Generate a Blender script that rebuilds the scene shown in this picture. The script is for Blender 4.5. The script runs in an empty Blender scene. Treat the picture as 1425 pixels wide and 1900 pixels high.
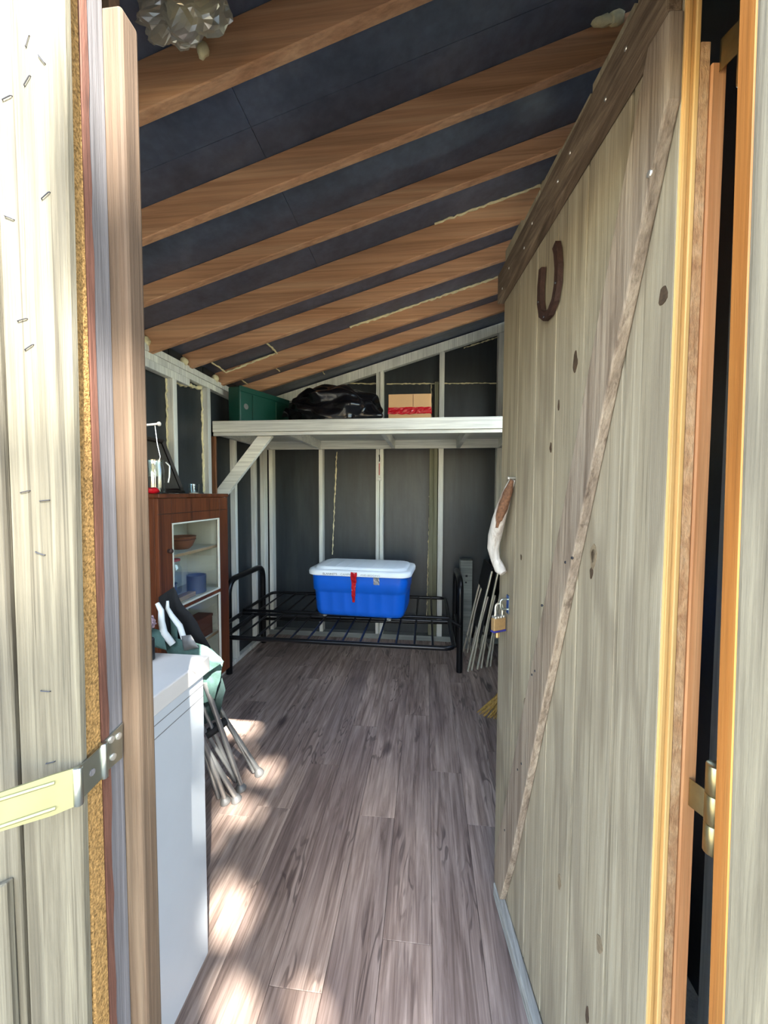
import bpy, bmesh, math, random
from mathutils import Vector, Matrix, noise
random.seed(7)
S = bpy.context.scene
C = S.collection
PI = math.pi

# ------------------------------------------------------------------ camera
H = 1.5
yaw, pitch, roll = math.radians(6.2), math.radians(-2.75), 0.004
fwd = Vector((-math.sin(yaw)*math.cos(pitch), math.cos(yaw)*math.cos(pitch), math.sin(pitch)))
r0 = Vector((math.cos(yaw), math.sin(yaw), 0)); u0 = r0.cross(fwd)
rgt = r0*math.cos(roll) + u0*math.sin(roll); up = u0*math.cos(roll) - r0*math.sin(roll)
cd = bpy.data.cameras.new('camera'); cam = bpy.data.objects.new('camera', cd); C.objects.link(cam)
M = Matrix((rgt, up, -fwd)).transposed().to_4x4(); M.translation = (0, 0, H)
cam.matrix_world = M
cd.sensor_fit = 'VERTICAL'; cd.sensor_height = 24; cd.lens = 24*730/1900
cd.clip_start = 0.02
S.camera = cam

# ------------------------------------------------------------------ light
w = bpy.data.worlds.new('sky'); S.world = w; w.use_nodes = True
nt = w.node_tree; bg = nt.nodes['Background']
sky = nt.nodes.new('ShaderNodeTexSky'); sky.sky_type = 'NISHITA'; sky.sun_disc = False
sky.sun_elevation = math.radians(46); sky.sun_rotation = math.radians(160); sky.air_density = 1.2; sky.dust_density = 1.0
nt.links.new(sky.outputs[0], bg.inputs[0]); bg.inputs[1].default_value = 0.9
sd = bpy.data.lights.new('sun', 'SUN'); sun = bpy.data.objects.new('sun', sd); C.objects.link(sun)
sd.energy = 34; sd.angle = math.radians(0.6); sd.color = (1, 0.96, 0.89)
sun.rotation_euler = Vector((-.55, 1, -1.1)).to_track_quat('-Z', 'Y').to_euler()
sun.location = (2, -5, 7)
vs = S.view_settings; vs.view_transform = 'Standard'; vs.look = 'None'; vs.exposure = 0.82; vs.gamma = 1; vs.use_curve_mapping = False

# ------------------------------------------------------------------ materials
def sh(c):
    return tuple(((v/255)/12.92 if v/255 <= .04045 else ((v/255+.055)/1.055)**2.4) for v in c) + (1,)
class NT:
    def __init__(s, name):
        s.m = bpy.data.materials.new(name); s.m.use_nodes = True; s.t = s.m.node_tree
        s.b = s.t.nodes['Principled BSDF']
    def n(s, typ, **k):
        nd = s.t.nodes.new('ShaderNode'+typ)
        for a, v in k.items(): setattr(nd, a, v)
        return nd
    def l(s, a, b): s.t.links.new(a, b)
    def ramp(s, fac, stops, interp='LINEAR'):
        r = s.n('ValToRGB'); r.color_ramp.interpolation = interp
        e = r.color_ramp.elements
        while len(e) < len(stops): e.new(0.5)
        for el, (p, c) in zip(e, stops): el.position = p; el.color = c
        s.l(fac, r.inputs[0]); return r.outputs[0]
    def mix(s, a, b, fac, typ='MIX'):
        m = s.n('Mix', data_type='RGBA', blend_type=typ)
        for sock, v in ((m.inputs[0], fac), (m.inputs[6], a), (m.inputs[7], b)):
            if hasattr(v, 'is_linked'): s.l(v, sock)
            else: sock.default_value = v
        return m.outputs[2]
    def math(s, op, a, b=None):
        m = s.n('Math', operation=op)
        for sock, v in ((m.inputs[0], a), (m.inputs[1], b)):
            if v is None: continue
            if hasattr(v, 'is_linked'): s.l(v, sock)
            else: sock.default_value = v
        return m.outputs[0]
    def coords(s, scale=(1, 1, 1), rand=True):
        tc = s.n('TexCoord'); v = tc.outputs['Object']
        if rand:
            oi = s.n('ObjectInfo'); mu = s.math('MULTIPLY', oi.outputs['Random'], 43.7)
            ad = s.n('VectorMath', operation='ADD'); s.l(v, ad.inputs[0]); s.l(mu, ad.inputs[1]); v = ad.outputs[0]
        mp = s.n('Mapping'); mp.inputs['Scale'].default_value = scale; s.l(v, mp.inputs[0])
        return mp.outputs[0]
    def noise(s, vec, scale=1, detail=5, rough=.6, dist=0):
        nz = s.n('TexNoise'); s.l(vec, nz.inputs['Vector'])
        nz.inputs['Scale'].default_value = scale; nz.inputs['Detail'].default_value = detail
        nz.inputs['Roughness'].default_value = rough; nz.inputs['Distortion'].default_value = dist
        return nz.outputs['Fac']
    def bump(s, h, strength, dist=.004):
        b = s.n('Bump'); b.inputs['Strength'].default_value = strength; b.inputs['Distance'].default_value = dist
        s.l(h, b.inputs['Height']); s.l(b.outputs[0], s.b.inputs['Normal'])

def wood(name, c, axis='z', grain=55, stretch=.04, rough=.75, bump=.5, var=.25, knots=0, rings=0, ringc=(70, 55, 45), spec=.3, fs=.75, ls=.8, cr=0):
    """c: three sRGB colours dark, mid, light; grain runs along axis"""
    k = NT(name); a = 'xyz'.index(axis)
    def sc(g, st): v = [g]*3; v[a] = g*st; return tuple(v)
    fine = k.noise(k.coords(sc(grain*4, stretch*.6)), 1, 6, .7, .3)
    mid = k.noise(k.coords(sc(grain*.7, stretch)), 1, 6, .65, .8)
    low = k.noise(k.coords(sc(5, .25)), 1, 3, .5)
    col = k.ramp(mid, [(.28, sh(c[0])), (.5, sh(c[1])), (.72, sh(c[2]))])
    f2 = k.ramp(fine, [(.3, (.55, .55, .55, 1)), (.55, (1, 1, 1, 1)), (.8, (1.25, 1.25, 1.25, 1))])
    col = k.mix(col, f2, fs, 'MULTIPLY')
    l2 = k.ramp(low, [(.25, (.72, .72, .74, 1)), (.75, (1.2, 1.18, 1.12, 1))])
    col = k.mix(col, l2, ls, 'MULTIPLY')
    if cr:
        ck = k.ramp(k.noise(k.coords(sc(grain*1.6, .012)), 1, 4, .6, .4), [(.33, (0, 0, 0, 1)), (.40, (1, 1, 1, 1))])
        col = k.mix(k.mix(col, (.25, .23, .2, 1), 1, 'MULTIPLY'), col, k.math('ADD', k.math('MULTIPLY', ck, cr), 1-cr))
    if rings:
        sm = k.noise(k.coords(sc(7, .13)), 1, 2, .5, .3)
        s_ = k.math('SINE', k.math('MULTIPLY', sm, rings))
        rr = k.ramp(s_, [(.45, (0, 0, 0, 1)), (.95, (1, 1, 1, 1))])
        col = k.mix(col, sh(ringc), k.math('MULTIPLY', rr, .45))
    if knots:
        vo = k.n('TexVoronoi', feature='F1'); k.l(k.coords(sc(knots, .35)), vo.inputs['Vector']); vo.inputs['Scale'].default_value = 1
        kk = k.ramp(vo.outputs['Distance'], [(.05, (1, 1, 1, 1)), (.13, (0, 0, 0, 1))])
        col = k.mix(col, sh(tuple(v*.42 for v in c[0])), k.math('MULTIPLY', kk, .85))
    if var:
        oi = k.n('ObjectInfo'); v = k.ramp(oi.outputs['Random'], [(0, (1-var,)*3+(1,)), (1, (1+var*.6,)*3+(1,))])
        col = k.mix(col, v, 1, 'MULTIPLY')
    k.l(col, k.b.inputs['Base Color']); k.b.inputs['Roughness'].default_value = rough
    k.b.inputs['Specular IOR Level'].default_value = spec
    k.bump(k.math('ADD', mid, k.math('MULTIPLY', fine, .7)), bump, .003)
    return k.m

def plain(name, c, rough=.5, metal=0, mott=.12, scale=8, bump=0, bscale=60, spec=.5, trans=0, ior=1.45, coat=0):
    k = NT(name)
    nz = k.noise(k.coords((scale,)*3), 1, 4, .6)
    col = k.ramp(nz, [(.25, tuple(v*(1-mott) for v in sh(c)[:3])+(1,)), (.75, tuple(min(1, v*(1+mott)) for v in sh(c)[:3])+(1,))])
    k.l(col, k.b.inputs['Base Color'])
    k.b.inputs['Roughness'].default_value = rough; k.b.inputs['Metallic'].default_value = metal
    k.b.inputs['Specular IOR Level'].default_value = spec
    k.b.inputs['Transmission Weight'].default_value = trans; k.b.inputs['IOR'].default_value = ior
    k.b.inputs['Coat Weight'].default_value = coat
    if bump:
        k.bump(k.noise(k.coords((bscale,)*3), 1, 4, .6), bump, .004)
    return k.m

def panelmat(name, c, streak, rough, bump=.15, spec=.5):
    k = NT(name)
    a = k.noise(k.coords((3, 3, .8), False), 1, 5, .6, .5)
    b = k.noise(k.coords((25, 25, 2), False), 1, 4, .6)
    col = k.ramp(a, [(.3, tuple(v*.6 for v in sh(c)[:3])+(1,)), (.55, sh(c)), (.8, sh(streak))])
    col = k.mix(col, k.ramp(b, [(.3, (.75,)*3+(1,)), (.7, (1.2,)*3+(1,))]), .8, 'MULTIPLY')
    k.l(col, k.b.inputs['Base Color']); k.b.inputs['Roughness'].default_value = rough
    k.b.inputs['Specular IOR Level'].default_value = spec
    k.bump(k.noise(k.coords((14, 14, 14), False), 1, 3, .5), bump, .01)
    return k.m

def glassmat(name, tint, rough=.02, fac=.12):
    k = NT(name)
    tr = k.n('BsdfTransparent'); tr.inputs[0].default_value = tint
    gl = k.n('BsdfGlossy'); gl.inputs['Roughness'].default_value = rough
    lw = k.n('LayerWeight'); lw.inputs[0].default_value = .5
    f = k.math('ADD', k.math('MULTIPLY', k.math('POWER', lw.outputs['Facing'], 4.0), .55), fac)
    mx = k.n('MixShader'); k.l(f, mx.inputs[0]); k.l(tr.outputs[0], mx.inputs[1]); k.l(gl.outputs[0], mx.inputs[2])
    k.l(mx.outputs[0], k.t.nodes['Material Output'].inputs[0])
    return k.m

MT = {}
MT['doorboard'] = wood('door_weathered_board', ((140, 128, 106), (162, 150, 126), (176, 165, 142)), 'z', 90, .025, .8, .35, .10, knots=1.6, rings=24, ringc=(118, 106, 88), fs=.5, ls=.5, cr=.45)
MT['batten'] = wood('dark_weathered_batten', ((66, 54, 44), (104, 88, 72), (150, 132, 110)), 'y', 45, .05, .8, .7, .1)
MT['brace'] = wood('weathered_brace', ((96, 80, 66), (148, 132, 114), (178, 164, 144)), 'z', 50, .04, .8, .6, .1, cr=.5)
MT['rail'] = wood('weathered_bottom_rail', ((120, 118, 112), (160, 160, 154), (196, 198, 192)), 'y', 50, .05, .8, .6, .1)
MT['yellow'] = wood('fresh_pine_edge', ((206, 150, 84), (232, 186, 116), (246, 214, 150)), 'z', 30, .02, .6, .2, .06)
MT['rough'] = wood('rough_sawn_edge', ((176, 128, 88), (208, 166, 122), (226, 190, 148)), 'z', 60, .5, .85, .8, .06)
MT['tan'] = wood('tan_pine', ((178, 118, 74), (204, 146, 98), (222, 170, 122)), 'z', 30, .03, .6, .3, .06)
MT['orange'] = wood('orange_pine', ((136, 82, 34), (158, 100, 46), (174, 120, 62)), 'z', 30, .03, .55, .3, .06, knots=2)
MT['siding'] = wood('silver_weathered_siding', ((73, 68, 55), (94, 89, 75), (113, 108, 92)), 'z', 70, .03, .85, .8, .1, fs=.7, cr=.6)
MT['greyedge'] = wood('grey_weathered_edge', ((74, 72, 73), (92, 90, 92), (110, 108, 110)), 'z', 50, .03, .85, .6, .1)
MT['jamb'] = wood('weathered_jamb', ((68, 54, 41), (86, 70, 55), (104, 90, 74)), 'z', 40, .03, .8, .6, .05, knots=2.5)
MT['fibre'] = plain('fibreboard_edge', (138, 108, 66), .95, 0, .7, 300, 1.0, 300, .1)
MT['redbrown'] = wood('red_brown_edge', ((70, 44, 34), (92, 60, 48), (112, 78, 64)), 'z', 60, .1, .8, .6, .05)
MT['rafter'] = wood('pine_rafter', ((168, 122, 90), (194, 148, 114), (208, 168, 134)), 'x', 18, .03, .75, .2, .12, knots=2.0)
MT['header'] = wood('brown_header', ((110, 84, 68), (140, 110, 92), (160, 132, 112)), 'x', 28, .03, .75, .3, .1)
MT['studpaint'] = wood('white_painted_stud', ((206, 208, 200), (222, 224, 217), (232, 234, 228)), 'z', 20, .04, .6, .15, .06)
MT['shelfpaint'] = wood('white_painted_shelf', ((206, 208, 200), (222, 224, 217), (232, 234, 228)), 'x', 20, .04, .6, .15, .05)
MT['greenboard'] = wood('greenish_bare_board', ((92, 94, 76), (120, 120, 100), (140, 140, 118)), 'z', 30, .03, .8, .3, .05)
MT['plate'] = wood('shadow_grey_plate', ((104, 108, 104), (126, 130, 126), (142, 146, 140)), 'x', 20, .04, .7, .15, .05)  # grey puts the shadow under the bed into the back plate's colour
MT['brownpost'] = wood('brown_post', ((84, 54, 36), (112, 74, 50), (132, 92, 64)), 'z', 30, .04, .7, .3, .05)
MT['panel'] = panelmat('dark_panel', (38, 45, 50), (58, 63, 62), .42)
MT['sheath'] = panelmat('dark_roof_sheathing', (82, 90, 108), (102, 108, 122), .3, .12)
MT['foam'] = plain('spray_foam', (214, 204, 164), .7, 0, .2, 40, .5, 90)
MT['cab'] = wood('orange_brown_cabinet', ((62, 30, 15), (94, 48, 25), (118, 66, 36)), 'z', 25, .05, .45, .2, .05)
MT['cabwhite'] = plain('cabinet_cream_paint', (206, 204, 190), .6, 0, .06)
MT['white'] = plain('white_enamel', (186, 192, 196), .38, 0, .03, 5)
MT['whitetop'] = plain('white_worktop', (204, 200, 194), .35, 0, .06, 5)
MT['black'] = plain('black_metal', (16, 17, 20), .32, .2, .1)
MT['blackfab'] = plain('black_fabric', (17, 17, 19), .8, 0, .2, 30, .3)
MT['blackbox'] = plain('black_plastic', (20, 20, 22), .5)
MT['chrome'] = plain('chrome_tube', (226, 220, 200), .25, .6, .05)
MT['alu'] = plain('aluminium_tube', (176, 178, 176), .3, .75, .05)
MT['zinc'] = plain('zinc_plate', (176, 184, 180), .3, 1, .1, 20)
MT['zincyellow'] = plain('yellow_zinc_plate', (150, 150, 116), .5, .9, .08, 20)
MT['brass'] = plain('dull_hinge_steel', (172, 160, 122), .35, 1, .15, 30)
MT['blue'] = plain('blue_plastic', (10, 92, 200), .38, 0, .05, 4)
MT['lid'] = plain('grey_plastic_lid', (226, 232, 233), .42, 0, .04, 6)
MT['red'] = plain('red_tape', (176, 22, 34), .22, 0, .15, 20)
MT['ink'] = plain('marker_ink', (34, 34, 38), .6)
MT['inkfade'] = plain('faded_marker_ink', (140, 146, 146), .6)
MT['card'] = plain('cardboard', (196, 154, 108), .8, 0, .06, 6)
MT['bag'] = plain('black_bag_film', (14, 14, 18), .22, 0, .1, 20, .2, 30)
MT['green'] = plain('green_plastic', (10, 66, 54), .45)
MT['greenfab'] = plain('faded_green_fabric', (76, 104, 97), .85, 0, .25, 25, .4, 200)
MT['greenfabd'] = plain('dark_green_fabric', (34, 52, 50), .85, 0, .25, 25, .4, 200)
MT['pink'] = plain('mauve_cloth', (150, 126, 130), .9, 0, .4, 60, .6, 120)
MT['armplastic'] = plain('pale_arm_tube', (220, 222, 216), .35, 0, .05)
MT['rubber'] = plain('grey_foot_cap', (120, 120, 118), .5, .3)
MT['rust'] = plain('rusty_iron', (58, 38, 32), .7, .2, .35, 60, .6, 120)
MT['drift'] = wood('bleached_driftwood', ((112, 84, 64), (190, 182, 172), (222, 218, 210)), 'z', 26, .08, .8, .7, 0)
MT['padbrass'] = plain('padlock_brass', (206, 170, 120), .35, .7, .15, 60)
MT['padblue'] = plain('padlock_bumper', (44, 44, 120), .5)
MT['straw'] = wood('broom_straw', ((120, 92, 42), (168, 134, 70), (200, 168, 100)), 'z', 160, .05, .85, .8, 0)
MT['terra'] = plain('brown_bowl', (128, 78, 54), .5, 0, .15, 20)
MT['enamel'] = plain('blue_grey_metal', (112, 118, 134), .3, .5)
MT['boxred'] = plain('brown_box', (98, 52, 38), .6)
MT['board'] = wood('cutting_board', ((150, 116, 84), (178, 146, 112), (196, 166, 134)), 'y', 30, .05, .6, .1, 0)
MT['frame'] = plain('dark_picture_frame', (28, 20, 16), .4)
MT['mat'] = plain('picture_mount', (214, 212, 204), .7)
MT['sepia'] = panelmat('faded_print', (120, 110, 96), (170, 160, 142), .35)
MT['darkprint'] = panelmat('dark_print', (70, 66, 60), (104, 100, 92), .3)
MT['glass'] = glassmat('window_glass', (.95, .97, .96, 1), .03, .04)
MT['clear'] = glassmat('clear_glass', (.82, .86, .86, 1), .05, .14)
def filmmat():
    k = NT('clear_plastic_film')
    tr = k.n('BsdfTransparent'); tr.inputs[0].default_value = (.9, .9, .86, 1)
    tl_ = k.n('BsdfTranslucent'); tl_.inputs[0].default_value = (.85, .85, .78, 1)
    df = k.n('BsdfDiffuse'); df.inputs[0].default_value = (.75, .75, .68, 1)
    gl = k.n('BsdfGlossy'); gl.inputs['Roughness'].default_value = .15
    def mx(a, b, f):
        m = k.n('MixShader'); m.inputs[0].default_value = f; k.l(a, m.inputs[1]); k.l(b, m.inputs[2]); return m.outputs[0]
    o = mx(mx(tr.outputs[0], mx(tl_.outputs[0], df.outputs[0], .5), .4), gl.outputs[0], .25)
    k.l(o, k.t.nodes['Material Output'].inputs[0]); return k.m
MT['film'] = filmmat()
MT['screw'] = plain('screw_head', (198, 196, 188), .35, .8)
MT['staple'] = plain('old_staple', (58, 58, 62), .5, .6)
MT['leaf'] = plain('tree_leaf', (62, 104, 40), .6, 0, .3, 3)
MT['bark'] = wood('tree_bark', ((60, 48, 38), (92, 76, 62), (120, 104, 88)), 'z', 20, .2, .9, 1, 0)
MT['grass'] = plain('lawn', (96, 112, 66), .9, 0, .3, 6, .5, 40)
MT['concrete'] = plain('brown_gravel', (138, 130, 114), .9, 0, .2, 30, .4, 60)
MT['casters'] = plain('grey_caster', (150, 154, 150), .5)

def floormat():
    k = NT('laminate_plank')
    def sc(g, st): return (g, g*st, g)
    fine = k.noise(k.coords(sc(200, .03)), 1, 6, .7, .2)
    mid = k.noise(k.coords(sc(34, .05)), 1, 6, .65, 1.2)
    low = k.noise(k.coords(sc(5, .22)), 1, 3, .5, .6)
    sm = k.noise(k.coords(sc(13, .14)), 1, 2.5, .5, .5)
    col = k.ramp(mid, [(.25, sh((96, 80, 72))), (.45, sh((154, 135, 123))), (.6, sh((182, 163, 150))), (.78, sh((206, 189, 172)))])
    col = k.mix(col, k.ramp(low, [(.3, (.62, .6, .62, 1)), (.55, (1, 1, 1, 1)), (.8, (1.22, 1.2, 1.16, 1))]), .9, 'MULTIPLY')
    ri = k.math('SINE', k.math('MULTIPLY', sm, 55))
    msk = k.ramp(k.noise(k.coords(sc(7, .3)), 1, 2, .5), [(.53, (0, 0, 0, 1)), (.62, (1, 1, 1, 1))])
    col = k.mix(col, sh((64, 52, 50)), k.math('MULTIPLY', k.math('MULTIPLY', k.ramp(ri, [(.5, (0, 0, 0, 1)), (.9, (1, 1, 1, 1))]), msk), .6))
    col = k.mix(col, k.ramp(fine, [(.3, (.6, .6, .6, 1)), (.55, (1, 1, 1, 1)), (.8, (1.25, 1.25, 1.25, 1))]), .7, 'MULTIPLY')
    vo = k.n('TexVoronoi', feature='F1'); k.l(k.coords(sc(5, .35)), vo.inputs['Vector']); vo.inputs['Scale'].default_value = 1
    col = k.mix(col, sh((48, 38, 36)), k.math('MULTIPLY', k.ramp(vo.outputs['Distance'], [(.06, (1, 1, 1, 1)), (.16, (0, 0, 0, 1))]), .7))
    oi = k.n('ObjectInfo'); col = k.mix(col, k.ramp(oi.outputs['Random'], [(0, (.82, .81, .82, 1)), (1, (1.12, 1.1, 1.08, 1))]), 1, 'MULTIPLY')
    k.l(col, k.b.inputs['Base Color']); k.b.inputs['Roughness'].default_value = .52
    k.b.inputs['Specular IOR Level'].default_value = .35
    k.bump(k.math('ADD', fine, mid), .18, .002)
    return k.m
MT['floor'] = floormat()

# ------------------------------------------------------------------ mesh helpers
V = Vector
class MB:
    def __init__(s): s.v = []; s.f = []
    def add(s, vs, fs):
        o = len(s.v); s.v += [V(p) for p in vs]; s.f += [[i+o for i in f] for f in fs]; return s
    def box(s, a, b):
        x0, y0, z0 = a; x1, y1, z1 = b
        return s.hexa([(x0, y0, z0), (x1, y0, z0), (x1, y1, z0), (x0, y1, z0), (x0, y0, z1), (x1, y0, z1), (x1, y1, z1), (x0, y1, z1)])
    def hexa(s, p):
        return s.add(p, [(0, 3, 2, 1), (4, 5, 6, 7), (0, 1, 5, 4), (1, 2, 6, 5), (2, 3, 7, 6), (3, 0, 4, 7)])
    def prism(s, poly, off):
        n = len(poly); off = V(off)
        return s.add([V(p) for p in poly]+[V(p)+off for p in poly],
                     [list(range(n))[::-1], list(range(n, 2*n))]+[(i, (i+1) % n, (i+1) % n+n, i+n) for i in range(n)])
    def beam(s, p, q, w, t, upv=(0, 0, 1)):
        p, q = V(p), V(q); d = (q-p).normalized(); a = d.cross(V(upv)).normalized(); b = a.cross(d)
        a *= w/2; b *= t/2
        return s.hexa([p-a-b, p+a-b, p+a+b, p-a+b, q-a-b, q+a-b, q+a+b, q-a+b])
    def tube(s, pts, r, seg=10, caps=True, closed=False):
        pts = [V(p) for p in pts]; n = len(pts)
        rs = r if isinstance(r, (list, tuple)) else [r]*n
        tang = []
        for i in range(n):
            a = pts[i-1] if (i > 0 or closed) else pts[i]; b = pts[(i+1) % n] if (i < n-1 or closed) else pts[i]
            tang.append((b-a).normalized())
        ref = V((0, 0, 1)) if abs(tang[0].z) < .9 else V((1, 0, 0))
        nrm = tang[0].cross(ref).normalized(); o = len(s.v)
        for i in range(n):
            if i: 
                ax = tang[i-1].cross(tang[i])
                if ax.length > 1e-6:
                    nrm = Matrix.Rotation(tang[i-1].angle(tang[i]), 3, ax.normalized()) @ nrm
            b = tang[i].cross(nrm)
            for k in range(seg):
                a = 2*PI*k/seg; s.v.append(pts[i]+(nrm*math.cos(a)+b*math.sin(a))*rs[i])
        m = n if closed else n-1
        for i in range(m):
            j = (i+1) % n
            for k in range(seg):
                l = (k+1) % seg
                s.f.append([o+i*seg+k, o+i*seg+l, o+j*seg+l, o+j*seg+k])
        if caps and not closed:
            s.f.append([o+k for k in range(seg)][::-1]); s.f.append([o+(n-1)*seg+k for k in range(seg)])
        return s
    def lathe(s, prof, c, seg=20, ax=None):
        c = V(c); o = len(s.v); n = len(prof)
        R = V((0, 0, 1)).rotation_difference(V(ax)).to_matrix() if ax else Matrix.Identity(3)
        for r, z in prof:
            for k in range(seg):
                a = 2*PI*k/seg; s.v.append(c+R @ V((r*math.cos(a), r*math.sin(a), z)))
        for i in range(n-1):
            for k in range(seg):
                l = (k+1) % seg; s.f.append([o+i*seg+k, o+i*seg+l, o+(i+1)*seg+l, o+(i+1)*seg+k])
        s.f.append([o+k for k in range(seg)][::-1]); s.f.append([o+(n-1)*seg+k for k in range(seg)])
        return s
    def blob(s, c, r, sub=2, amp=.3, freq=3, seed=0, flat=None):
        bm = bmesh.new(); bmesh.ops.create_icosphere(bm, subdivisions=sub, radius=1)
        c = V(c); rr = V(r) if not isinstance(r, (int, float)) else V((r, r, r))
        o = len(s.v)
        for v in bm.verts:
            d = v.co.normalized(); q = d*(1+amp*noise.noise(d*freq+V((seed, seed*.7, 0))))
            p = V((q.x*rr.x, q.y*rr.y, q.z*rr.z))+c
            if flat is not None and p.z < flat: p.z = flat
            s.v.append(p)
        for f in bm.faces: s.f.append([o+v.index for v in f.verts])
        bm.free(); return s
    def build(s, name, mat, parent=None, bevel=0, seg=1, smooth=False):
        me = bpy.data.meshes.new(name)
        off = V(parent.location) if parent is not None else V((0, 0, 0))
        if parent is not None and parent.parent is not None: off = off+V(parent.parent.location)
        me.from_pydata([tuple(p-off) for p in s.v], [], s.f)
        bm = bmesh.new(); bm.from_mesh(me)
        bmesh.ops.recalc_face_normals(bm, faces=bm.faces)
        if bevel:
            es = [e for e in bm.edges if len(e.link_faces) == 2 and e.calc_face_angle(0) > .6]
            bmesh.ops.bevel(bm, geom=es, offset=bevel, segments=seg, profile=.5, affect='EDGES', clamp_overlap=True)
        if smooth:
            for f in bm.faces: f.smooth = True
            for e in bm.edges:
                if len(e.link_faces) == 2 and e.calc_face_angle(0) > 1.0: e.smooth = False
        bm.to_mesh(me); bm.free()
        me.materials.append(MT[mat])
        o = bpy.data.objects.new(name, me); C.objects.link(o)
        if parent is not None: o.parent = parent
        return o

def thing(name, label, cat, loc=(0, 0, 0), group=None):
    o = bpy.data.objects.new(name, None); C.objects.link(o); o.location = loc; o.empty_display_size = .05
    o['label'] = label; o['category'] = cat
    if group: o['group'] = group
    return o
def tag(o, label, cat, group=None):
    o['label'] = label; o['category'] = cat
    if group: o['group'] = group
    return o
def struct(o, label=None):
    o['kind'] = 'structure'
    if label: o['label'] = label
    return o
def B(a, b): return MB().box(a, b)
def arc(pts, r, n=6):
    """round the corners of a polyline"""
    pts = [V(p) for p in pts]; out = [pts[0]]
    for i in range(1, len(pts)-1):
        p, a, b = pts[i], pts[i-1], pts[i+1]
        d1 = (a-p); d2 = (b-p); rr = min(r, d1.length*.49, d2.length*.49)
        s_, e_ = p+d1.normalized()*rr, p+d2.normalized()*rr
        for k in range(n+1):
            t = k/n; out.append(s_*(1-t)**2+p*2*t*(1-t)+e_*t*t)
    out.append(pts[-1]); return out

# ================================================================== SETTING
XL, XR, YB, YF = -1.65, .73, 3.958, .53        # stud faces left / right, back stud face, inside of front wall
def roofz(x): return 2.947+.288*x
# ---- floor: sub-floor with one object per laminate plank
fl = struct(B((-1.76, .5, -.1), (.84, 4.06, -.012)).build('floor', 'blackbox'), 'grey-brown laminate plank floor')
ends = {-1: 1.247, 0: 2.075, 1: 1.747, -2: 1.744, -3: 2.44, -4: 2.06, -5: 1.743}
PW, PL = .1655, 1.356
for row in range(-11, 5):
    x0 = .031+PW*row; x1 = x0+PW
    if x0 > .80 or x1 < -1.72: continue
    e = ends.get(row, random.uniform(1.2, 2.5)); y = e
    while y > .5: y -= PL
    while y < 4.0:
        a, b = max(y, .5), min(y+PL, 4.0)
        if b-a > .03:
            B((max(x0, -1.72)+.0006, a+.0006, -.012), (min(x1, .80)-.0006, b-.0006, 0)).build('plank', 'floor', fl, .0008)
        y += PL
# ---- back wall
wb = struct(B((-1.78, 4.05, -.1), (.86, 4.07, 3.2)).build('wall_back', 'panel'), 'dark panelled back wall with pale studs')
def panel(name, x0, x1, z0, z1, y=4.045):
    zt0, zt1 = min(z1, roofz(x0)), min(z1, roofz(x1))
    MB().prism([(x0, y, z0), (x1, y, z0), (x1, y, zt1), (x0, y, zt0)], (0, .006, 0)).build(name, 'panel', wb)
for x0, x1 in ((-1.74, -.965), (-.96, .02), (.06, .80)):
    panel('wall_panel', x0, x1, .0, 2.605)
panel('wall_panel', -1.1, -.2, 2.61, 3.1); panel('wall_panel', -.195, .80, 2.61, 3.2)
def bstud(x, w=.038, z0=.05, z1=None, m='studpaint', y0=YB, y1=4.043):
    z1a = z1 if z1 else roofz(x)-.1
    B((x-w/2, y0, z0), (x+w/2, y1, z1a)).build('stud', m, wb, .002)
for x in (-1.62, -1.086): bstud(x)
bstud(-.497, .035); bstud(-.457, .035); bstud(.137, .05); bstud(.087, .04, z1=2.6, m='greenboard', y0=3.975)
bstud(.048, .05, .05, 1.95, 'greenboard', 3.99); bstud(.699, .05)
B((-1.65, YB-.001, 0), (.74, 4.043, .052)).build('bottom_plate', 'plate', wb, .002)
MB().prism([(-1.65, YB-.004, roofz(-1.65)-.105), (.74, YB-.004, roofz(.74)-.1), (.74, YB-.004, roofz(.74)-.01), (-1.65, YB-.004, roofz(-1.65)-.01)], (0, .06, 0)).build('top_plate', 'studpaint', wb, .002)
def bead(parent, pts, r=.006, amp=.5, seed=1):
    """lumpy line of spray foam"""
    out = []; rs = []; pts = [V(p) for p in pts]; rnd = random.Random(seed)
    for a, b in zip(pts[:-1], pts[1:]):
        n = max(4, int((b-a).length/.02))
        for i in range(n):
            out.append(a.lerp(b, i/n)+V((rnd.uniform(-1, 1), rnd.uniform(-1, 1), rnd.uniform(-1, 1)))*r*.5); rs.append(r*rnd.uniform(1-amp, 1+amp))
    out.append(pts[-1]); rs.append(r)
    return MB().tube(out, rs, 6).build('foam_bead', 'foam', parent, smooth=True)
bead(wb, [(-.937, 4.044, 1.93), (-.985, 4.044, .85)], .006, .6, 2)
bead(wb, [(.036, 4.03, 1.93), (.01, 4.03, .2)], .005, .6, 3)
bead(wb, [(-.95, 4.044, 2.63), (-.52, 4.044, 2.615)], .007, .5, 4)
bead(wb, [(-.95, 4.044, 2.63), (-.75, 4.044, 2.70)], .006, .7, 5)
bead(wb, [(-.42, 4.044, 2.61), (.72, 4.044, 2.59)], .006, .5, 6)
bead(wb, [(.035, 4.044, 2.59), (.035, 4.044, 2.05)], .008, .4, 7)
bead(wb, [(.35, 4.0, roofz(.35)-.12), (.68, 4.0, roofz(.68)-.12)], .005, .7, 8)
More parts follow.
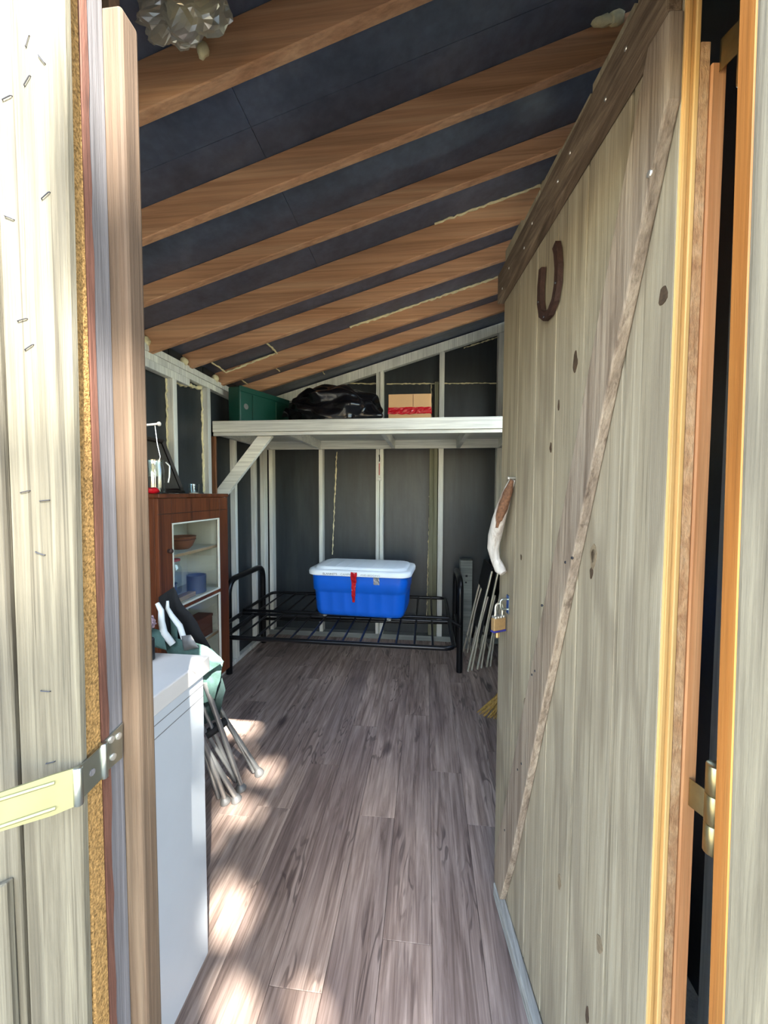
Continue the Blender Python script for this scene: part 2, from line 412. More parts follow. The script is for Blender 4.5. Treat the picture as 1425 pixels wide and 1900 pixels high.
# ---- left wall
wl = struct(B((-1.78, .4, -.1), (-1.705, 4.07, 2.47)).build('wall_left', 'panel'), 'dark panelled left wall with pale studs')
for y0, y1 in ((.5, 1.6), (1.61, 2.46), (2.47, 2.86), (2.87, 4.04)):
    B((-1.705, y0, 0), (-1.698, y1, 2.45)).build('wall_panel', 'panel', wl)
for y in (.62, 1.25, 1.65, 2.05, 2.455, 2.863, 3.273, 3.675):
    B((-1.697, y-.02, .04), (XL, y+.02, 2.29)).build('stud', 'studpaint', wl, .002)
B((-1.697, 3.865, .04), (XL, 3.95, 2.29)).build('stud', 'studpaint', wl, .002)
B((-1.697, .5, 0), (XL, 3.957, .04)).build('bottom_plate', 'studpaint', wl, .002)
B((-1.697, .5, 2.335), (XL+.002, 3.952, 2.378)).build('top_plate', 'studpaint', wl, .002)
B((-1.697, .5, 2.29), (XL-.001, 3.952, 2.333)).build('top_plate', 'studpaint', wl, .002)
B((-1.697, .5, 2.24), (XL+.001, 2.62, 2.289)).build('filler_board', 'studpaint', wl, .002)
bead(wl, [(-1.695, 2.43, 2.24), (-1.695, 2.43, 1.5)], .007, .4, 11)
bead(wl, [(-1.695, 2.84, 2.27), (-1.695, 2.84, 1.5)], .008, .5, 12)
bead(wl, [(-1.69, 2.50, 2.235), (-1.69, 2.82, 2.28)], .012, .7, 13)
for y in (2.2, 2.57, 2.97):
    MB().blob((XL-.01, y+.005, 2.392), (.026, .03, .03), 2, .35, 2.5, y*9).build('foam_blob', 'foam', wl, smooth=True)
# ---- right wall, tall side of the shed, with an unseen window added behind the door to brighten the interior
WY0, WY1, WZ0, WZ1 = 1.45, 3.15, 1.35, 2.85
wr = struct(MB().box((.80, .4, -.1), (.84, 4.07, WZ0)).box((.80, .4, WZ1), (.84, 4.07, 3.16)).box((.80, .4, WZ0), (.84, WY0, WZ1)).box((.80, WY1, WZ0), (.84, 4.07, WZ1)).build('wall_right', 'panel'), 'dark panelled right wall')
for y in (.62, 1.05, 3.27, 3.67): B((XR, y-.02, .04), (.80, y+.02, 3.0)).build('stud', 'studpaint', wr, .002)
for y in (1.45, 1.85, 2.25, 2.65, 3.05): B((XR, y-.02, .04), (.80, y+.02, WZ0-.03)).build('stud', 'studpaint', wr, .002)
B((XR, .5, 3.0), (.80, 3.957, 3.04)).build('top_plate', 'greenboard', wr, .002)
B((XR, .5, 0), (.80, 3.957, .04)).build('bottom_plate', 'studpaint', wr, .002)
ym = (WY0+WY1)/2
added_win = struct(MB().box((.79, WY0, WZ0), (.85, WY1, WZ0+.05)).box((.79, WY0, WZ1-.05), (.85, WY1, WZ1)).box((.79, WY0, WZ0+.05), (.85, WY0+.05, WZ1-.05)).box((.79, WY1-.05, WZ0+.05), (.85, WY1, WZ1-.05)).box((.79, ym-.02, WZ0+.05), (.85, ym+.02, WZ1-.05)).build('added_window_1', 'studpaint'), 'added daylight window in the right wall, unseen behind the open door')
for a, b in ((WY0+.05, ym-.02), (ym+.02, WY1-.05)):
    B((.818, a, WZ0+.05), (.822, b, WZ1-.05)).build('pane', 'glass', added_win)
# ---- roof: sheathing and rafters
def slab(x0, x1, y0, y1, t0, t1):
    return [(x0, y0, roofz(x0)+t0), (x1, y0, roofz(x1)+t0), (x1, y1, roofz(x1)+t0), (x0, y1, roofz(x0)+t0), (x0, y0, roofz(x0)+t1), (x1, y0, roofz(x1)+t1), (x1, y1, roofz(x1)+t1), (x0, y1, roofz(x0)+t1)]
ce = struct(MB().hexa(slab(-2.0, .92, .15, 4.3, .008, .03)).build('ceiling', 'sheath'), 'dark roof sheathing over pine rafters')
for y0, y1 in ((.16, 1.37), (1.372, 2.60), (2.602, 3.82), (3.822, 4.28)):
    for x0, x1 in ((-1.95, -.62), (-.618, .90)):
        MB().hexa(slab(x0, x1, y0, y1, 0, .008)).build('sheathing_panel', 'sheath', ce)
for y, dp in ((.66, .12), (1.10, .14), (1.515, .118), (1.90, .088), (2.235, .14), (2.635, .105), (3.06, .11), (3.46, .10)):
    x0, x1 = XL-.10, XR+.07
    MB().hexa(slab(x0, x1, y-.019, y+.019, -dp, -.001)).build('rafter', 'rafter', ce, .003)
bead(ce, [(.03, 2.21, roofz(.03)-.004), (.60, 2.21, roofz(.60)-.004)], .006, .4, 21)
MB().blob((.60, 2.20, roofz(.6)-.02), .028, 2, .2, 2, 3).build('foam_blob', 'foam', ce, smooth=True)
bead(ce, [(-.6, 3.035, roofz(-.6)-.006), (.55, 3.035, roofz(.55)-.006)], .008, .4, 22)
MB().blob((.62, 1.49, roofz(.62)-.01), (.03, .02, .03), 2, .4, 2, 5).build('foam_blob', 'foam', ce, smooth=True)
MB().blob((.58, 1.485, roofz(.58)-.012), (.04, .015, .016), 2, .4, 2, 8).build('foam_blob', 'foam', ce, smooth=True)
bead(ce, [(-1.62, 2.82, roofz(-1.6)-.006), (-1.6, 3.03, roofz(-1.6)-.03), (-1.18, 3.035, roofz(-1.18)-.01), (-1.18, 2.68, roofz(-1.18)-.006)], .007, .4, 23)
bead(ce, [(-1.3, 3.12, roofz(-1.3)-.005), (-1.3, 3.40, roofz(-1.3)-.005)], .006, .4, 24)
bead(ce, [(-1.6, 3.12, roofz(-1.6)-.005), (-1.6, 3.4, roofz(-1.6)-.02)], .006, .4, 25)
bead(ce, [(-1.0, 3.52, roofz(-1.0)-.005), (-1.0, 3.8, roofz(-1.0)-.005)], .006, .4, 26)
MB().blob((-.62, 1.075, roofz(-.62)-.06), (.018, .012, .022), 2, .4, 2, 6).build('foam_blob', 'foam', ce, smooth=True)
# ---- front wall: siding, fibreboard, frame; opening X -.395..+.29
wf = struct(MB().box((-1.78, .455, -.1), (-.44, .48, 1.02)).box((-1.78, .455, 2.0), (-.44, .48, 2.5)).box((-1.78, .455, 1.02), (-1.62, .48, 2.0)).box((-.62, .455, 1.02), (-.44, .48, 2.0)).box((.50, .455, -.1), (.84, .48, 3.1)).box((-.44, .455, 2.3), (.34, .48, 2.9)).build('wall_front', 'panel'), 'front wall around the doorway, grey board siding outside')
# left siding boards (front face y = .40)
MB().hexa([(-.478, .40, -.1), (-.412, .40, -.1), (-.412, .411, -.1), (-.478, .411, -.1), (-.470, .40, 2.45), (-.380, .40, 2.45), (-.380, .411, 2.45), (-.470, .411, 2.45)]).build('siding_board', 'siding', wf, .002)
MB().hexa([(-.60, .402, -.1), (-.484, .402, -.1), (-.484, .417, -.1), (-.60, .417, -.1), (-.60, .396, 2.45), (-.4735, .396, 2.45), (-.4735, .417, 2.45), (-.60, .417, 2.45)]).build('siding_board', 'siding', wf, .002)
MB().hexa([(-.53, .390, -.1), (-.4865, .390, -.1), (-.4865, .3995, -.1), (-.53, .3995, -.1), (-.53, .390, 1.02), (-.4875, .390, 1.04), (-.4875, .3995, 1.04), (-.53, .3995, 1.02)]).build('siding_board', 'siding', wf, .0015)
x = -.62
while x > -1.75:
    B((x-.135, .40, -.1), (x, .417, 1.02)).build('siding_board', 'siding', wf, .002)
    B((x-.135, .40, 2.0), (x, .417, 2.45)).build('siding_board', 'siding', wf, .002); x -= .14
B((-.618, .40, -.1), (-.602, .417, 2.45)).build('siding_board', 'siding', wf, .001)
w2 = struct(MB().box((-1.62, .40, 1.02), (-.62, .49, 1.06)).box((-1.62, .40, 1.96), (-.62, .49, 2.0)).box((-1.62, .40, 1.06), (-1.58, .49, 1.96)).box((-.66, .40, 1.06), (-.62, .49, 1.96)).box((-1.135, .42, 1.06), (-1.105, .47, 1.96)).build('added_window_2', 'studpaint'), 'added daylight window beside the doorway in the front wall, out of view')  # out-of-view window, added so more daylight reaches the back of the shed
for a, b in ((-1.58, -1.135), (-1.105, -.66)): B((a, .443, 1.06), (b, .447, 1.96)).build('pane', 'glass', w2)
# layered left reveal
B((-.46, .4115, -.1), (-.3985, .434, 2.3)).build('fibreboard', 'fibre', wf, .002)
redpts = []
n = 60
vb = MB(); pts = []
rnd = random.Random(5)
for i in range(n+1):
    z = -.1+2.4*i/n; redge = .4435+rnd.uniform(-.0015, .0015)+.003*noise.noise(V((0, 0, z*4)))
    pts.append((z, redge))
for (z0, e0), (z1, e1) in zip(pts[:-1], pts[1:]):
    vb.hexa([(-.44, .4342, z0), (-.3975, .4342, z0), (-.3975, e0, z0), (-.44, e0, z0), (-.44, .4342, z1), (-.3975, .4342, z1), (-.3975, e1, z1), (-.44, e1, z1)])
vb.build('building_paper_edge', 'redbrown', wf)
B((-.46, .4345, -.1), (-.3985, .468, 2.3)).build('frame_board', 'greyedge', wf, .001)
B((-.455, .4685, -.1), (-.375, .4985, 2.092)).build('door_stop', 'jamb', wf, .004, 2)
B((-.60, .48, 0), (-.44, .53, 2.3)).build('jack_stud', 'jamb', wf, .002)
B((-.80, .535, 2.05), (-.456, .57, 2.62)).build('nailer_board', 'header', wf, .002)
B((-.46, .455, 2.145), (.345, .487, 2.30)).build('header', 'header', wf, .002)
# siding above the doorway
x = -.46
while x < .9:
    B((x, .40, 2.20), (x+.11, .417, 2.75+.288*x)).build('siding_board', 'siding', wf, .002); x += .113
# right siding and jamb
MB().hexa([(.3135, .40, -.1), (.40, .40, -.1), (.40, .4195, -.1), (.3135, .4195, -.1), (.2795, .40, 2.45), (.40, .40, 2.45), (.40, .4195, 2.45), (.2795, .4195, 2.45)]).build('siding_board', 'siding', wf, .0015)
x = .404
while x < .84:
    B((x, .40, -.1), (x+.12, .417, 2.45)).build('siding_board', 'siding', wf, .002); x += .124
B((.45, .48, 0), (.49, .62, 2.35)).build('hinge_jamb', 'tan', wf, .002)
B((.56, .53, 0), (.84, .55, 3.0)).build('inner_panel', 'panel', wf)
# freshly cut edge of the right siding board
MB().hexa([(.3115, .4012, -.1), (.3134, .4012, -.1), (.3134, .4195, -.1), (.3115, .4195, -.1), (.2775, .4012, 2.45), (.2794, .4012, 2.45), (.2794, .4195, 2.45), (.2775, .4195, 2.45)]).build('cut_edge', 'orange', wf)
# ---- ground outside
struct(B((-14, -16, -.2), (14, .395, -.1)).build('ground', 'concrete'), 'gravel yard outside the shed')

# ================================================================== DOOR (hinged right, swung inward)
an = math.radians(6.4)
dd = V((-math.sin(an), math.cos(an), 0)); dn = V((math.cos(an), math.sin(an), 0)); d0 = V((.366, .653, 0))
def D(s, t, z): return d0+dd*s+dn*t+V((0, 0, z))
def dbox(s0, s1, t0, t1, z0, z1, z0b=None, z1b=None):
    z0b = z0 if z0b is None else z0b; z1b = z1 if z1b is None else z1b
    return MB().hexa([D(s0, t0, z0), D(s1, t0, z0b), D(s1, t1, z0b), D(s0, t1, z0), D(s0, t0, z1), D(s1, t0, z1b), D(s1, t1, z1b), D(s0, t1, z1)])
dr = struct(dbox(.02, .83, .027, .041, .02, 2.35).build('door_1', 'blackbox'), 'weathered plank door standing open')
edges = [0, .115, .262, .405, .532, .68, .843]
for i, (a, b) in enumerate(zip(edges[:-1], edges[1:])):
    off = random.uniform(0, .0008); top = 2.36+random.uniform(-.012, .012)
    dbox(a+(0, .0045, .0045, .003, .0022, .002)[i], b-(.0045, .0045, .003, .0022, .002, 0)[i], off, .024, .012, top).build('board', 'doorboard', dr, .0008)
dbox(-.002, .0, .002, .024, .012, 2.36).build('tongue_edge', 'yellow', dr)
MB().hexa([D(-.006, .004, .012), D(-.0022, .004, .012), D(-.0022, .0105, .012), D(-.006, .0105, .012), D(-.006, .004, 2.36), D(-.0022, .004, 2.36), D(-.0022, .0105, 2.36), D(-.006, .0105, 2.36)]).build('tongue_edge', 'yellow', dr, .001)
MB().hexa([D(-.006, .0165, .012), D(-.0022, .0165, .012), D(-.0022, .0235, .012), D(-.006, .0235, .012), D(-.006, .0165, 2.36), D(-.0022, .0165, 2.36), D(-.0022, .0235, 2.36), D(-.006, .0235, 2.36)]).build('tongue_edge', 'yellow', dr, .001)
dbox(-.004, .018, .0255, .040, .012, 2.16).build('edge_strip', 'rough', dr, .001)
dbox(-.006, .05, .0415, .064, .012, 2.13).build('edge_strip', 'tan', dr, .002)
dbox(.78, .843, .0475, .064, .012, 2.33).build('edge_strip', 'tan', dr, .002)
dbox(.052, .78, .0415, .05, .02, 2.3).build('door_lining', 'panel', dr)
# Z-frame
dbox(-.0, .85, -.024, -.0005, 2.205, 2.30, 2.185, 2.285).build('top_batten', 'batten', dr, .003, 2)
dbox(.03, .765, -.026, -.0005, .03, .078).build('bottom_batten', 'rail', dr, .003, 2)
def dpoly(pts, t0, t1): return MB().prism([D(s, t0, z) for s, z in pts], dn*(t1-t0))
dpoly([(-.004, 2.204), (.045, 2.204), (.305, 1.44), (.464, 1.02), (.775, .16), (.770, .081), (.70, .081), (.608, .30), (.344, 1.07), (.217, 1.44), (-.004, 2.08)], -.022, -.0005).build('diagonal_brace', 'brace', dr, .003, 2)
def screw(s, z, t=-.0, r=.004, m='screw'):
    c = D(s, t, z); MB().lathe([(0.0005, -.004), (r, -.001), (r*.8, .0015), (r*.3, .002)], c, 10, -dn).build('screw', m, dr)
for s, z in ((.10, 2.26), (.16, 2.235), (.30, 2.255), (.36, 2.24), (.52, 2.25), (.58, 2.22), (.72, 2.24), (.79, 2.21)): screw(s, z, -.024)
for s, z in ((.245, 1.36), (.275, 1.345), (.455, 1.0), (.435, 1.02), (.40, 1.21), (.52, .70), (.55, .66), (.66, .37)): screw(s, z, -.022, .0035, 'staple')
screw(.03, 2.0, -.022, .006)
MT['knot'] = plain('wood_knot', (74, 58, 42), .8, 0, .4, 120)
MT['knotl'] = plain('pale_wood_knot', (128, 112, 88), .8, 0, .3, 120)
def knot(s_, z, w_, h_, m='knot'):
    pts = [(s_+w_*math.cos(a)*(1+.2*math.sin(3*a+z*9)), z+h_*math.sin(a)*(1+.15*math.cos(2*a+s_*9))) for a in [2*PI*k/14 for k in range(14)]]
    dpoly(pts, -.0006, .0004).build('knot', m, dr)
for q in ((.30, 1.80, .010, .022), (.02, 1.81, .009, .016), (.20, 1.37, .012, .026, 'knotl'), (.20, 1.372, .007, .014), (.205, 1.335, .006, .012), (.135, .60, .010, .02, 'knotl'), (.42, 1.62, .006, .012), (.62, 1.30, .006, .01), (.56, .86, .010, .018, 'knotl'), (.31, .55, .008, .018, 'knotl'), (.17, .40, .006, .02), (.085, 2.0, .006, .014), (.38, 1.72, .004, .012)): knot(*q)
# driftwood handle
hp = [D(.688, -.012, 1.545), D(.69, -.022, 1.51), D(.70, -.034, 1.465), D(.715, -.044, 1.41), D(.74, -.05, 1.355), D(.755, -.05, 1.31), D(.752, -.042, 1.27), D(.735, -.03, 1.24), D(.725, -.022, 1.228)]
hd = MB().tube(hp, [.010, .014, .021, .023, .022, .020, .018, .019, .012], 12)
for i, v in enumerate(hd.v): hd.v[i] = v+V((noise.noise(v*30), noise.noise(v*30+V((9, 0, 0))), 0))*.004
hd.build('driftwood_handle', 'drift', dr, smooth=True)
MT['bark2'] = plain('brown_bark', (104, 72, 50), .85, 0, .6, 90, .6, 90)
bk = MB().tube([hp[0].lerp(hp[5], k/14)*0+(hp[int(k*5/15)].lerp(hp[int(k*5/15)+1], (k*5/15) % 1))-dd*.010-dn*.003 for k in range(15)], [.005+.012*math.sin(PI*min(1, (k+1)/15)) for k in range(15)], 10)
for i, v in enumerate(bk.v): bk.v[i] = v+V((noise.noise(v*60), noise.noise(v*60+V((9, 0, 0))), 0))*.006
bk.build('bark_patch', 'bark2', dr, smooth=True)
MB().lathe([(.004, -.02), (.004, 0), (.006, .002), (.005, .006), (.002, .007)], D(.688, -.02, 1.551), 10, -dn).build('screw', 'screw', dr)
# staple eye for the padlock
MB().tube(arc([D(.735, -.001, 1.135), D(.735, -.028, 1.135), D(.735, -.028, 1.10), D(.735, -.001, 1.10)], .012), .004, 8).build('hasp_staple', 'zinc', dr, smooth=True)
dbox(.722, .748, -.003, -.0004, 1.085, 1.15).build('staple_plate', 'zinc', dr, .001)
# hinges
for zc in (1.03, 2.135):
    hx, hy = .432, .617
    kn = [MB().lathe([(.0125, 0), (.0125, .045)], (hx, hy, zc-.068+.0455*k), 14) for k in range(3)]
    for q in kn: q.build('hinge_knuckle', 'brass', dr, .001, smooth=True)
    MB().hexa([(hx-.004, hy+.0, zc-.022), (hx+.001, hy-.006, zc-.022), (hx+.001, hy+.06, zc-.022), (hx-.004, hy+.06, zc-.022), (hx-.004, hy+.0, zc+.022), (hx+.001, hy-.006, zc+.022), (hx+.001, hy+.06, zc+.022), (hx-.004, hy+.06, zc+.022)])
    p = D(-.009, .05, zc)
    MB().hexa([V((p.x, p.y-.002, zc-.022)), V((hx, hy-.012, zc-.022)), V((hx, hy-.009, zc-.022)), V((p.x, p.y+.001, zc-.022)), V((p.x, p.y-.002, zc+.022)), V((hx, hy-.012, zc+.022)), V((hx, hy-.009, zc+.022)), V((p.x, p.y+.001, zc+.022))]).build('hinge_leaf', 'brass', dr)

# ================================================================== things on the door and jamb
# horseshoe
t = thing('horseshoe', 'rusty iron horseshoe nailed to the open plank door', 'horseshoe', tuple(D(.43, -.004, 1.96)))
hs = [(-.048, .14), (-.055, .10), (-.055, .055), (-.042, .018), (-.015, -.002), (.012, -.002), (.038, .016), (.052, .05), (.053, .09), (.045, .13), (.036, .15)]
mb = MB(); L = []
for i, (a, b) in enumerate(hs):
    p = V((a, b)); q0 = V(hs[max(0, i-1)]); q1 = V(hs[min(len(hs)-1, i+1)]); tn = (q1-q0).normalized(); nn = V((-tn.y, tn.x))*.010
    L.append((p+nn, p-nn))
for i in range(len(L)-1):
    (a0, b0), (a1, b1) = L[i], L[i+1]
    cs = .43
    mb.hexa([D(cs-a0.x, -.003, 1.965+a0.y), D(cs-b0.x, -.003, 1.965+b0.y), D(cs-b1.x, -.003, 1.965+b1.y), D(cs-a1.x, -.003, 1.965+a1.y), D(cs-a0.x, -.016, 1.965+a0.y), D(cs-b0.x, -.016, 1.965+b0.y), D(cs-b1.x, -.016, 1.965+b1.y), D(cs-a1.x, -.016, 1.965+a1.y)])
mb.build('shoe', 'rust', t)
for i in (2, 4, 7): 
    a, b = hs[i]; MB().lathe([(.0005, -.002), (.0035, 0), (.0025, .003)], D(.43-a, -.016, 1.965+b), 8, -dn).build('nail_head', 'staple', t)
# padlock
t = thing('padlock', 'small brass combination padlock hanging from the door staple', 'padlock', tuple(D(.735, -.03, 1.02)))
pc = D(.737, -.033, 1.045); px = (dd*-1*.35+dn*-.94).normalized()
def pl(u, v, z): return pc+(-dn*.9+dd*-.45).normalized()*u+(-dn*.45*-1-dd*-.9*-1).normalized()*v+V((0, 0, z))
def plbox(u0, u1, v0, v1, z0, z1): return MB().hexa([pl(u0, v0, z0), pl(u1, v0, z0), pl(u1, v1, z0), pl(u0, v1, z0), pl(u0, v0, z1), pl(u1, v0, z1), pl(u1, v1, z1), pl(u0, v1, z1)])
plbox(-.026, .026, -.009, .009, -.018, .026).build('body', 'padbrass', t, .003, 2)
plbox(-.028, .028, -.011, .011, -.024, -.0175).build('bumper', 'padblue', t, .003, 2)
MB().tube(arc([pl(-.016, 0, .02), pl(-.018, 0, .072), pl(.014, 0, .076), pl(.016, 0, .022)], .016), .0035, 8).build('shackle', 'chrome', t, smooth=True)
for k in range(4): MB().lathe([(.003, -.0105), (.005, -.009), (.005, .009), (.003, .0105)], pl(-.018+.012*k, 0, .0285), 10, (pl(0, 1, 0)-pl(0, 0, 0))).build('dial', 'screw', t)
plbox(-.004, .010, -.005, .005, -.045, -.0245).build('key_tab', 'padbrass', t, .002)
# hasp on left jamb
t = thing('hinged_hasp', 'zinc double-hinged hasp screwed to the left door frame', 'hasp', (-.394, .44, 1.14))
MB().prism([(-.3985, .431, 1.150), (-.3985, .463, 1.150), (-.3985, .465, 1.196), (-.3985, .431, 1.190)], (.003, 0, 0)).build('fixed_plate', 'zinc', t, .0005)
MB().prism([(-.394, .396, 1.146), (-.394, .427, 1.150), (-.394, .427, 1.190), (-.394, .396, 1.186)], (.0025, 0, 0)).build('link', 'zinc', t, .0005)
MB().lathe([(.0045, 0), (.0045, .044)], (-.392, .429, 1.148), 12).build('pin', 'zinc', t, .0008, smooth=True)
MB().lathe([(.005, 0), (.005, .044)], (-.391, .392, 1.144), 12).build('pin', 'zinc', t, .0008, smooth=True)
sd_ = V((-.77, -.64, 0)); sn = V((-.64, .77, 0))
def st(a, b, z): return V((-.3925, .390, 0))+sd_*a+sn*b+V((0, 0, z))
st_ = MB()
st_.hexa([st(0, 0, 1.144), st(.02, 0, 1.142), st(.02, .0025, 1.142), st(0, .0025, 1.144), st(0, 0, 1.188), st(.02, 0, 1.188), st(.02, .0025, 1.188), st(0, .0025, 1.188)])
st_.hexa([st(.02, 0, 1.142), st(.095, 0, 1.146), st(.095, .0025, 1.146), st(.02, .0025, 1.142), st(.02, 0, 1.188), st(.095, 0, 1.184), st(.095, .0025, 1.184), st(.02, .0025, 1.188)])
st_.build('strap', 'zincyellow', t)
for z in (1.150, 1.179): MB().tube([st(.018, -.0005, z), st(.08, -.0005, z)], .0022, 8).build('strap_rib', 'zincyellow', t, smooth=True)
MB().lathe([(.0085, -.0006), (.0085, .0006)], st(.072, -.0008, 1.165), 16, sn).build('slot', 'staple', t)
MB().lathe([(.004, -.0004), (.004, .0004)], (-.391, .411, 1.168), 12, (1, 0, 0)).build('hole', 'greyedge', t)
for y, z in ((.445, 1.186), (.457, 1.183), (.447, 1.162)):
    MB().lathe([(.0045, 0), (.004, .0015), (.002, .002)], (-.3955, y, z), 12, (1, 0, 0)).build('screw', 'screw', t, smooth=True)
# nail hook
t = thing('nail_hook', 'white nail with a wire loop in the left door stop', 'nail', (-.377, .503, 1.585))
MB().tube([(-.382, .498, 1.590), (-.362, .500, 1.592)], .0016, 8).lathe([(.0016, 0), (.003, .002), (.003, .004), (.001, .005)], (-.363, .500, 1.592), 10, (1, 0, 0)).build('nail', 'screw', t, smooth=True)
MB().tube([(-.3665, .500, 1.593), (-.367, .502, 1.585), (-.364, .501, 1.565), (-.361, .502, 1.548), (-.363, .502, 1.542)], .0005, 6).build('wire', 'alu', t)
# old staples on the siding
for (x_, z_, r_) in ((-.455, 1.925, .3), (-.458, 1.80, -.4), (-.43, 1.94, .9), (-.428, 1.98, 1.2), (-.412, 1.96, -.9), (-.447, 1.69, .2), (-.44, 1.66, .5), (-.428, 1.49, .1), (-.436, 1.43, -.3), (-.436, 1.27, 0), (-.433, 1.185, .3), (-.452, 1.50, .2), (-.413, 1.82, .6)):
    q = V((math.cos(r_), 0, math.sin(r_)))*.006; c = V((x_, .3985, z_))
    o = MB().tube(arc([c-q+V((0, .004, 0)), c-q, c+q, c+q+V((0, .004, 0))], .001, 2), .0006, 5).build('staple', 'staple')
    tag(o, 'small rusty staple left in the grey siding board by the hasp', 'staple', 'old staples in the left siding board')
# clear plastic bag by the first rafter
t = None
def crumple(name, nx, ny, fn, amp, freq, seed, mat, parent=None, thick=.0015):
    mb = MB(); P_ = []
    for j in range(ny+1):
        for i in range(nx+1):
            p = V(fn(i/nx, j/ny)); q = p*freq+V((seed, 0, 0))
            nz_ = V((noise.noise(q), noise.noise(q+V((5, 1, 2))), noise.noise(q+V((2, 7, 3)))))
            nz2 = V((noise.noise(q*2.7), noise.noise(q*2.7+V((5, 1, 2))), noise.noise(q*2.7+V((2, 7, 3)))))
            P_.append(p+nz_*amp+nz2*amp*.5)
    fs = []
    for j in range(ny):
        for i in range(nx):
            a = j*(nx+1)+i; fs.append((a, a+1, a+nx+2, a+nx+1))
    mb.add(P_, fs); o = mb.build(name, mat, parent)
    md = o.modifiers.new('thickness', 'SOLIDIFY'); md.thickness = thick
    return o
pb = MB().blob((-.622, .985, 2.70), (.118, .045, .06), 4, .25, 3.2, 2)
for i, v in enumerate(pb.v): pb.v[i] = v+V((noise.noise(v*28), noise.noise(v*28+V((3, 3, 3))), noise.noise(v*28+V((7, 1, 5)))))*.016
o = pb.build('plastic_bag', 'film'); tag(o, 'crumpled clear plastic bag stuffed against the first rafter', 'bag')
o = MB().blob((-.60, .985, 2.71), (.06, .02, .03), 3, .4, 4, 9).build('yellowed_filling', 'foam', o)

# ================================================================== LOFT SHELF
sf = thing('loft_shelf', 'white painted loft shelf spanning the back of the shed', 'shelf', (-.46, 3.4, 1.94))
B((-1.64, 2.945, 2.028), (.725, YB-.005, 2.046)).build('deck', 'shelfpaint', sf, .001)
B((-1.652, 2.905, 1.965), (.728, 2.943, 2.05)).build('fascia', 'shelfpaint', sf, .002)
B((-1.652, 2.915, 1.938), (.728, 2.943, 1.963)).build('lower_fascia', 'shelfpaint', sf, .002)
B((-1.64, 3.918, 1.942), (.725, YB-.006, 2.026)).build('ledger', 'shelfpaint', sf, .002)
for x_ in (-1.62, -1.09, -.335, .30, .70): B((x_-.019, 2.945, 1.945), (x_+.019, 3.916, 2.026)).build('joist', 'shelfpaint', sf, .002)
MB().prism([(-1.308, 2.947, 1.937), (-1.19, 2.947, 1.937), (-1.56, 2.947, 1.49), (-1.66, 2.947, 1.42), (-1.668, 2.947, 1.50)], (0, .038, 0)).build('brace', 'shelfpaint', sf, .002)
B((-1.692, 2.925, 1.2), (-1.642, 2.946, 1.937)).build('post', 'brownpost', sf, .002)
# things on the shelf
t = thing('storage_case', 'dark green plastic case at the left end of the loft shelf', 'case', (-1.4, 3.25, 2.047))
a, b = V((-1.475, 3.0, 0)), V((-1.265, 3.54, 0)); dr_ = (b-a).normalized(); pr = V((-dr_.y, dr_.x, 0))
def cs(u, v, z): return a+dr_*u+pr*v+V((0, 0, z))
LL = (b-a).length
def csbox(u0, u1, v0, v1, z0, z1): return MB().hexa([cs(u0, v0, z0), cs(u1, v0, z0), cs(u1, v1, z0), cs(u0, v1, z0), cs(u0, v0, z1), cs(u1, v0, z1), cs(u1, v1, z1), cs(u0, v1, z1)])
csbox(0, LL, 0, .13, 2.048, 2.345).build('body', 'green', t, .012, 3)
csbox(.0, LL, -.006, .0, 2.30, 2.345).build('rim', 'green', t, .003)
csbox(.13, .16, -.008, 0, 2.06, 2.295).build('rib', 'green', t, .003); csbox(.40, .43, -.008, 0, 2.06, 2.295).build('rib', 'green', t, .003)
MB().lathe([(.024, -.002), (.022, .002)], cs(.065, -.001, 2.19), 20, -pr).build('badge', 'rubber', t)
gb = MB().blob((-.80, 3.42, 2.20), (.40, .26, .22), 5, .28, 2.2, 4, flat=2.048)
for i, v in enumerate(gb.v):
    k_ = max(0, min(1, (-.55-v.x)/.4)); q = V((v.x*8, v.y*14, v.z*30))
    gb.v[i] = v+V((0, noise.noise(q), noise.noise(q+V((4, 4, 4)))))*.028*k_
    if gb.v[i].z < 2.048: gb.v[i].z = 2.048
tg = thing('garbage_bag', 'shiny black garbage bag lying full on the loft shelf', 'bag', (-.78, 3.42, 2.048))
gb.build('sack', 'bag', tg, smooth=True)
kn = MB().tube([(-1.12, 3.38, 2.14), (-1.2, 3.36, 2.18), (-1.24, 3.35, 2.2)], [.05, .02, .05], 10); kn.build('gathered_neck', 'bag', tg, smooth=True)
tb = thing('cardboard_box', 'cardboard box with red tape on the loft shelf', 'box', (-.16, 3.5, 2.047))
B((-.335, 3.40, 2.048), (.03, 3.66, 2.345)).build('carton', 'card', tb, .003)
crumple('red_tape', 24, 6, lambda u, v: (-.337+.37*u, 3.395, 2.175+.058*v), .006, 30, 3, 'red', tb)
B((-.125, 3.3985, 2.24), (-.121, 3.3999, 2.34)).build('flap_joint', 'boxred', tb)

# ================================================================== THERMOMETER on back stud
t = thing('wall_thermometer', 'small red and white thermometer hung on the middle back stud', 'thermometer', (-.475, 3.956, 1.62))
B((-.494, 3.949, 1.66), (-.462, 3.957, 1.82)).build('backing', 'mat', t, .003, 2)
B((-.482, 3.9455, 1.68), (-.474, 3.9488, 1.80)).build('red_tube', 'red', t, .002)
B((-.502, 3.947, 1.625), (-.454, 3.957, 1.655)).build('base', 'mat', t, .004, 2)
MB().tube([(-.478, 3.952, 1.815), (-.476, 3.95, 1.85), (-.48, 3.952, 1.885)], .006, 8).build('hook', 'black', t, smooth=True)

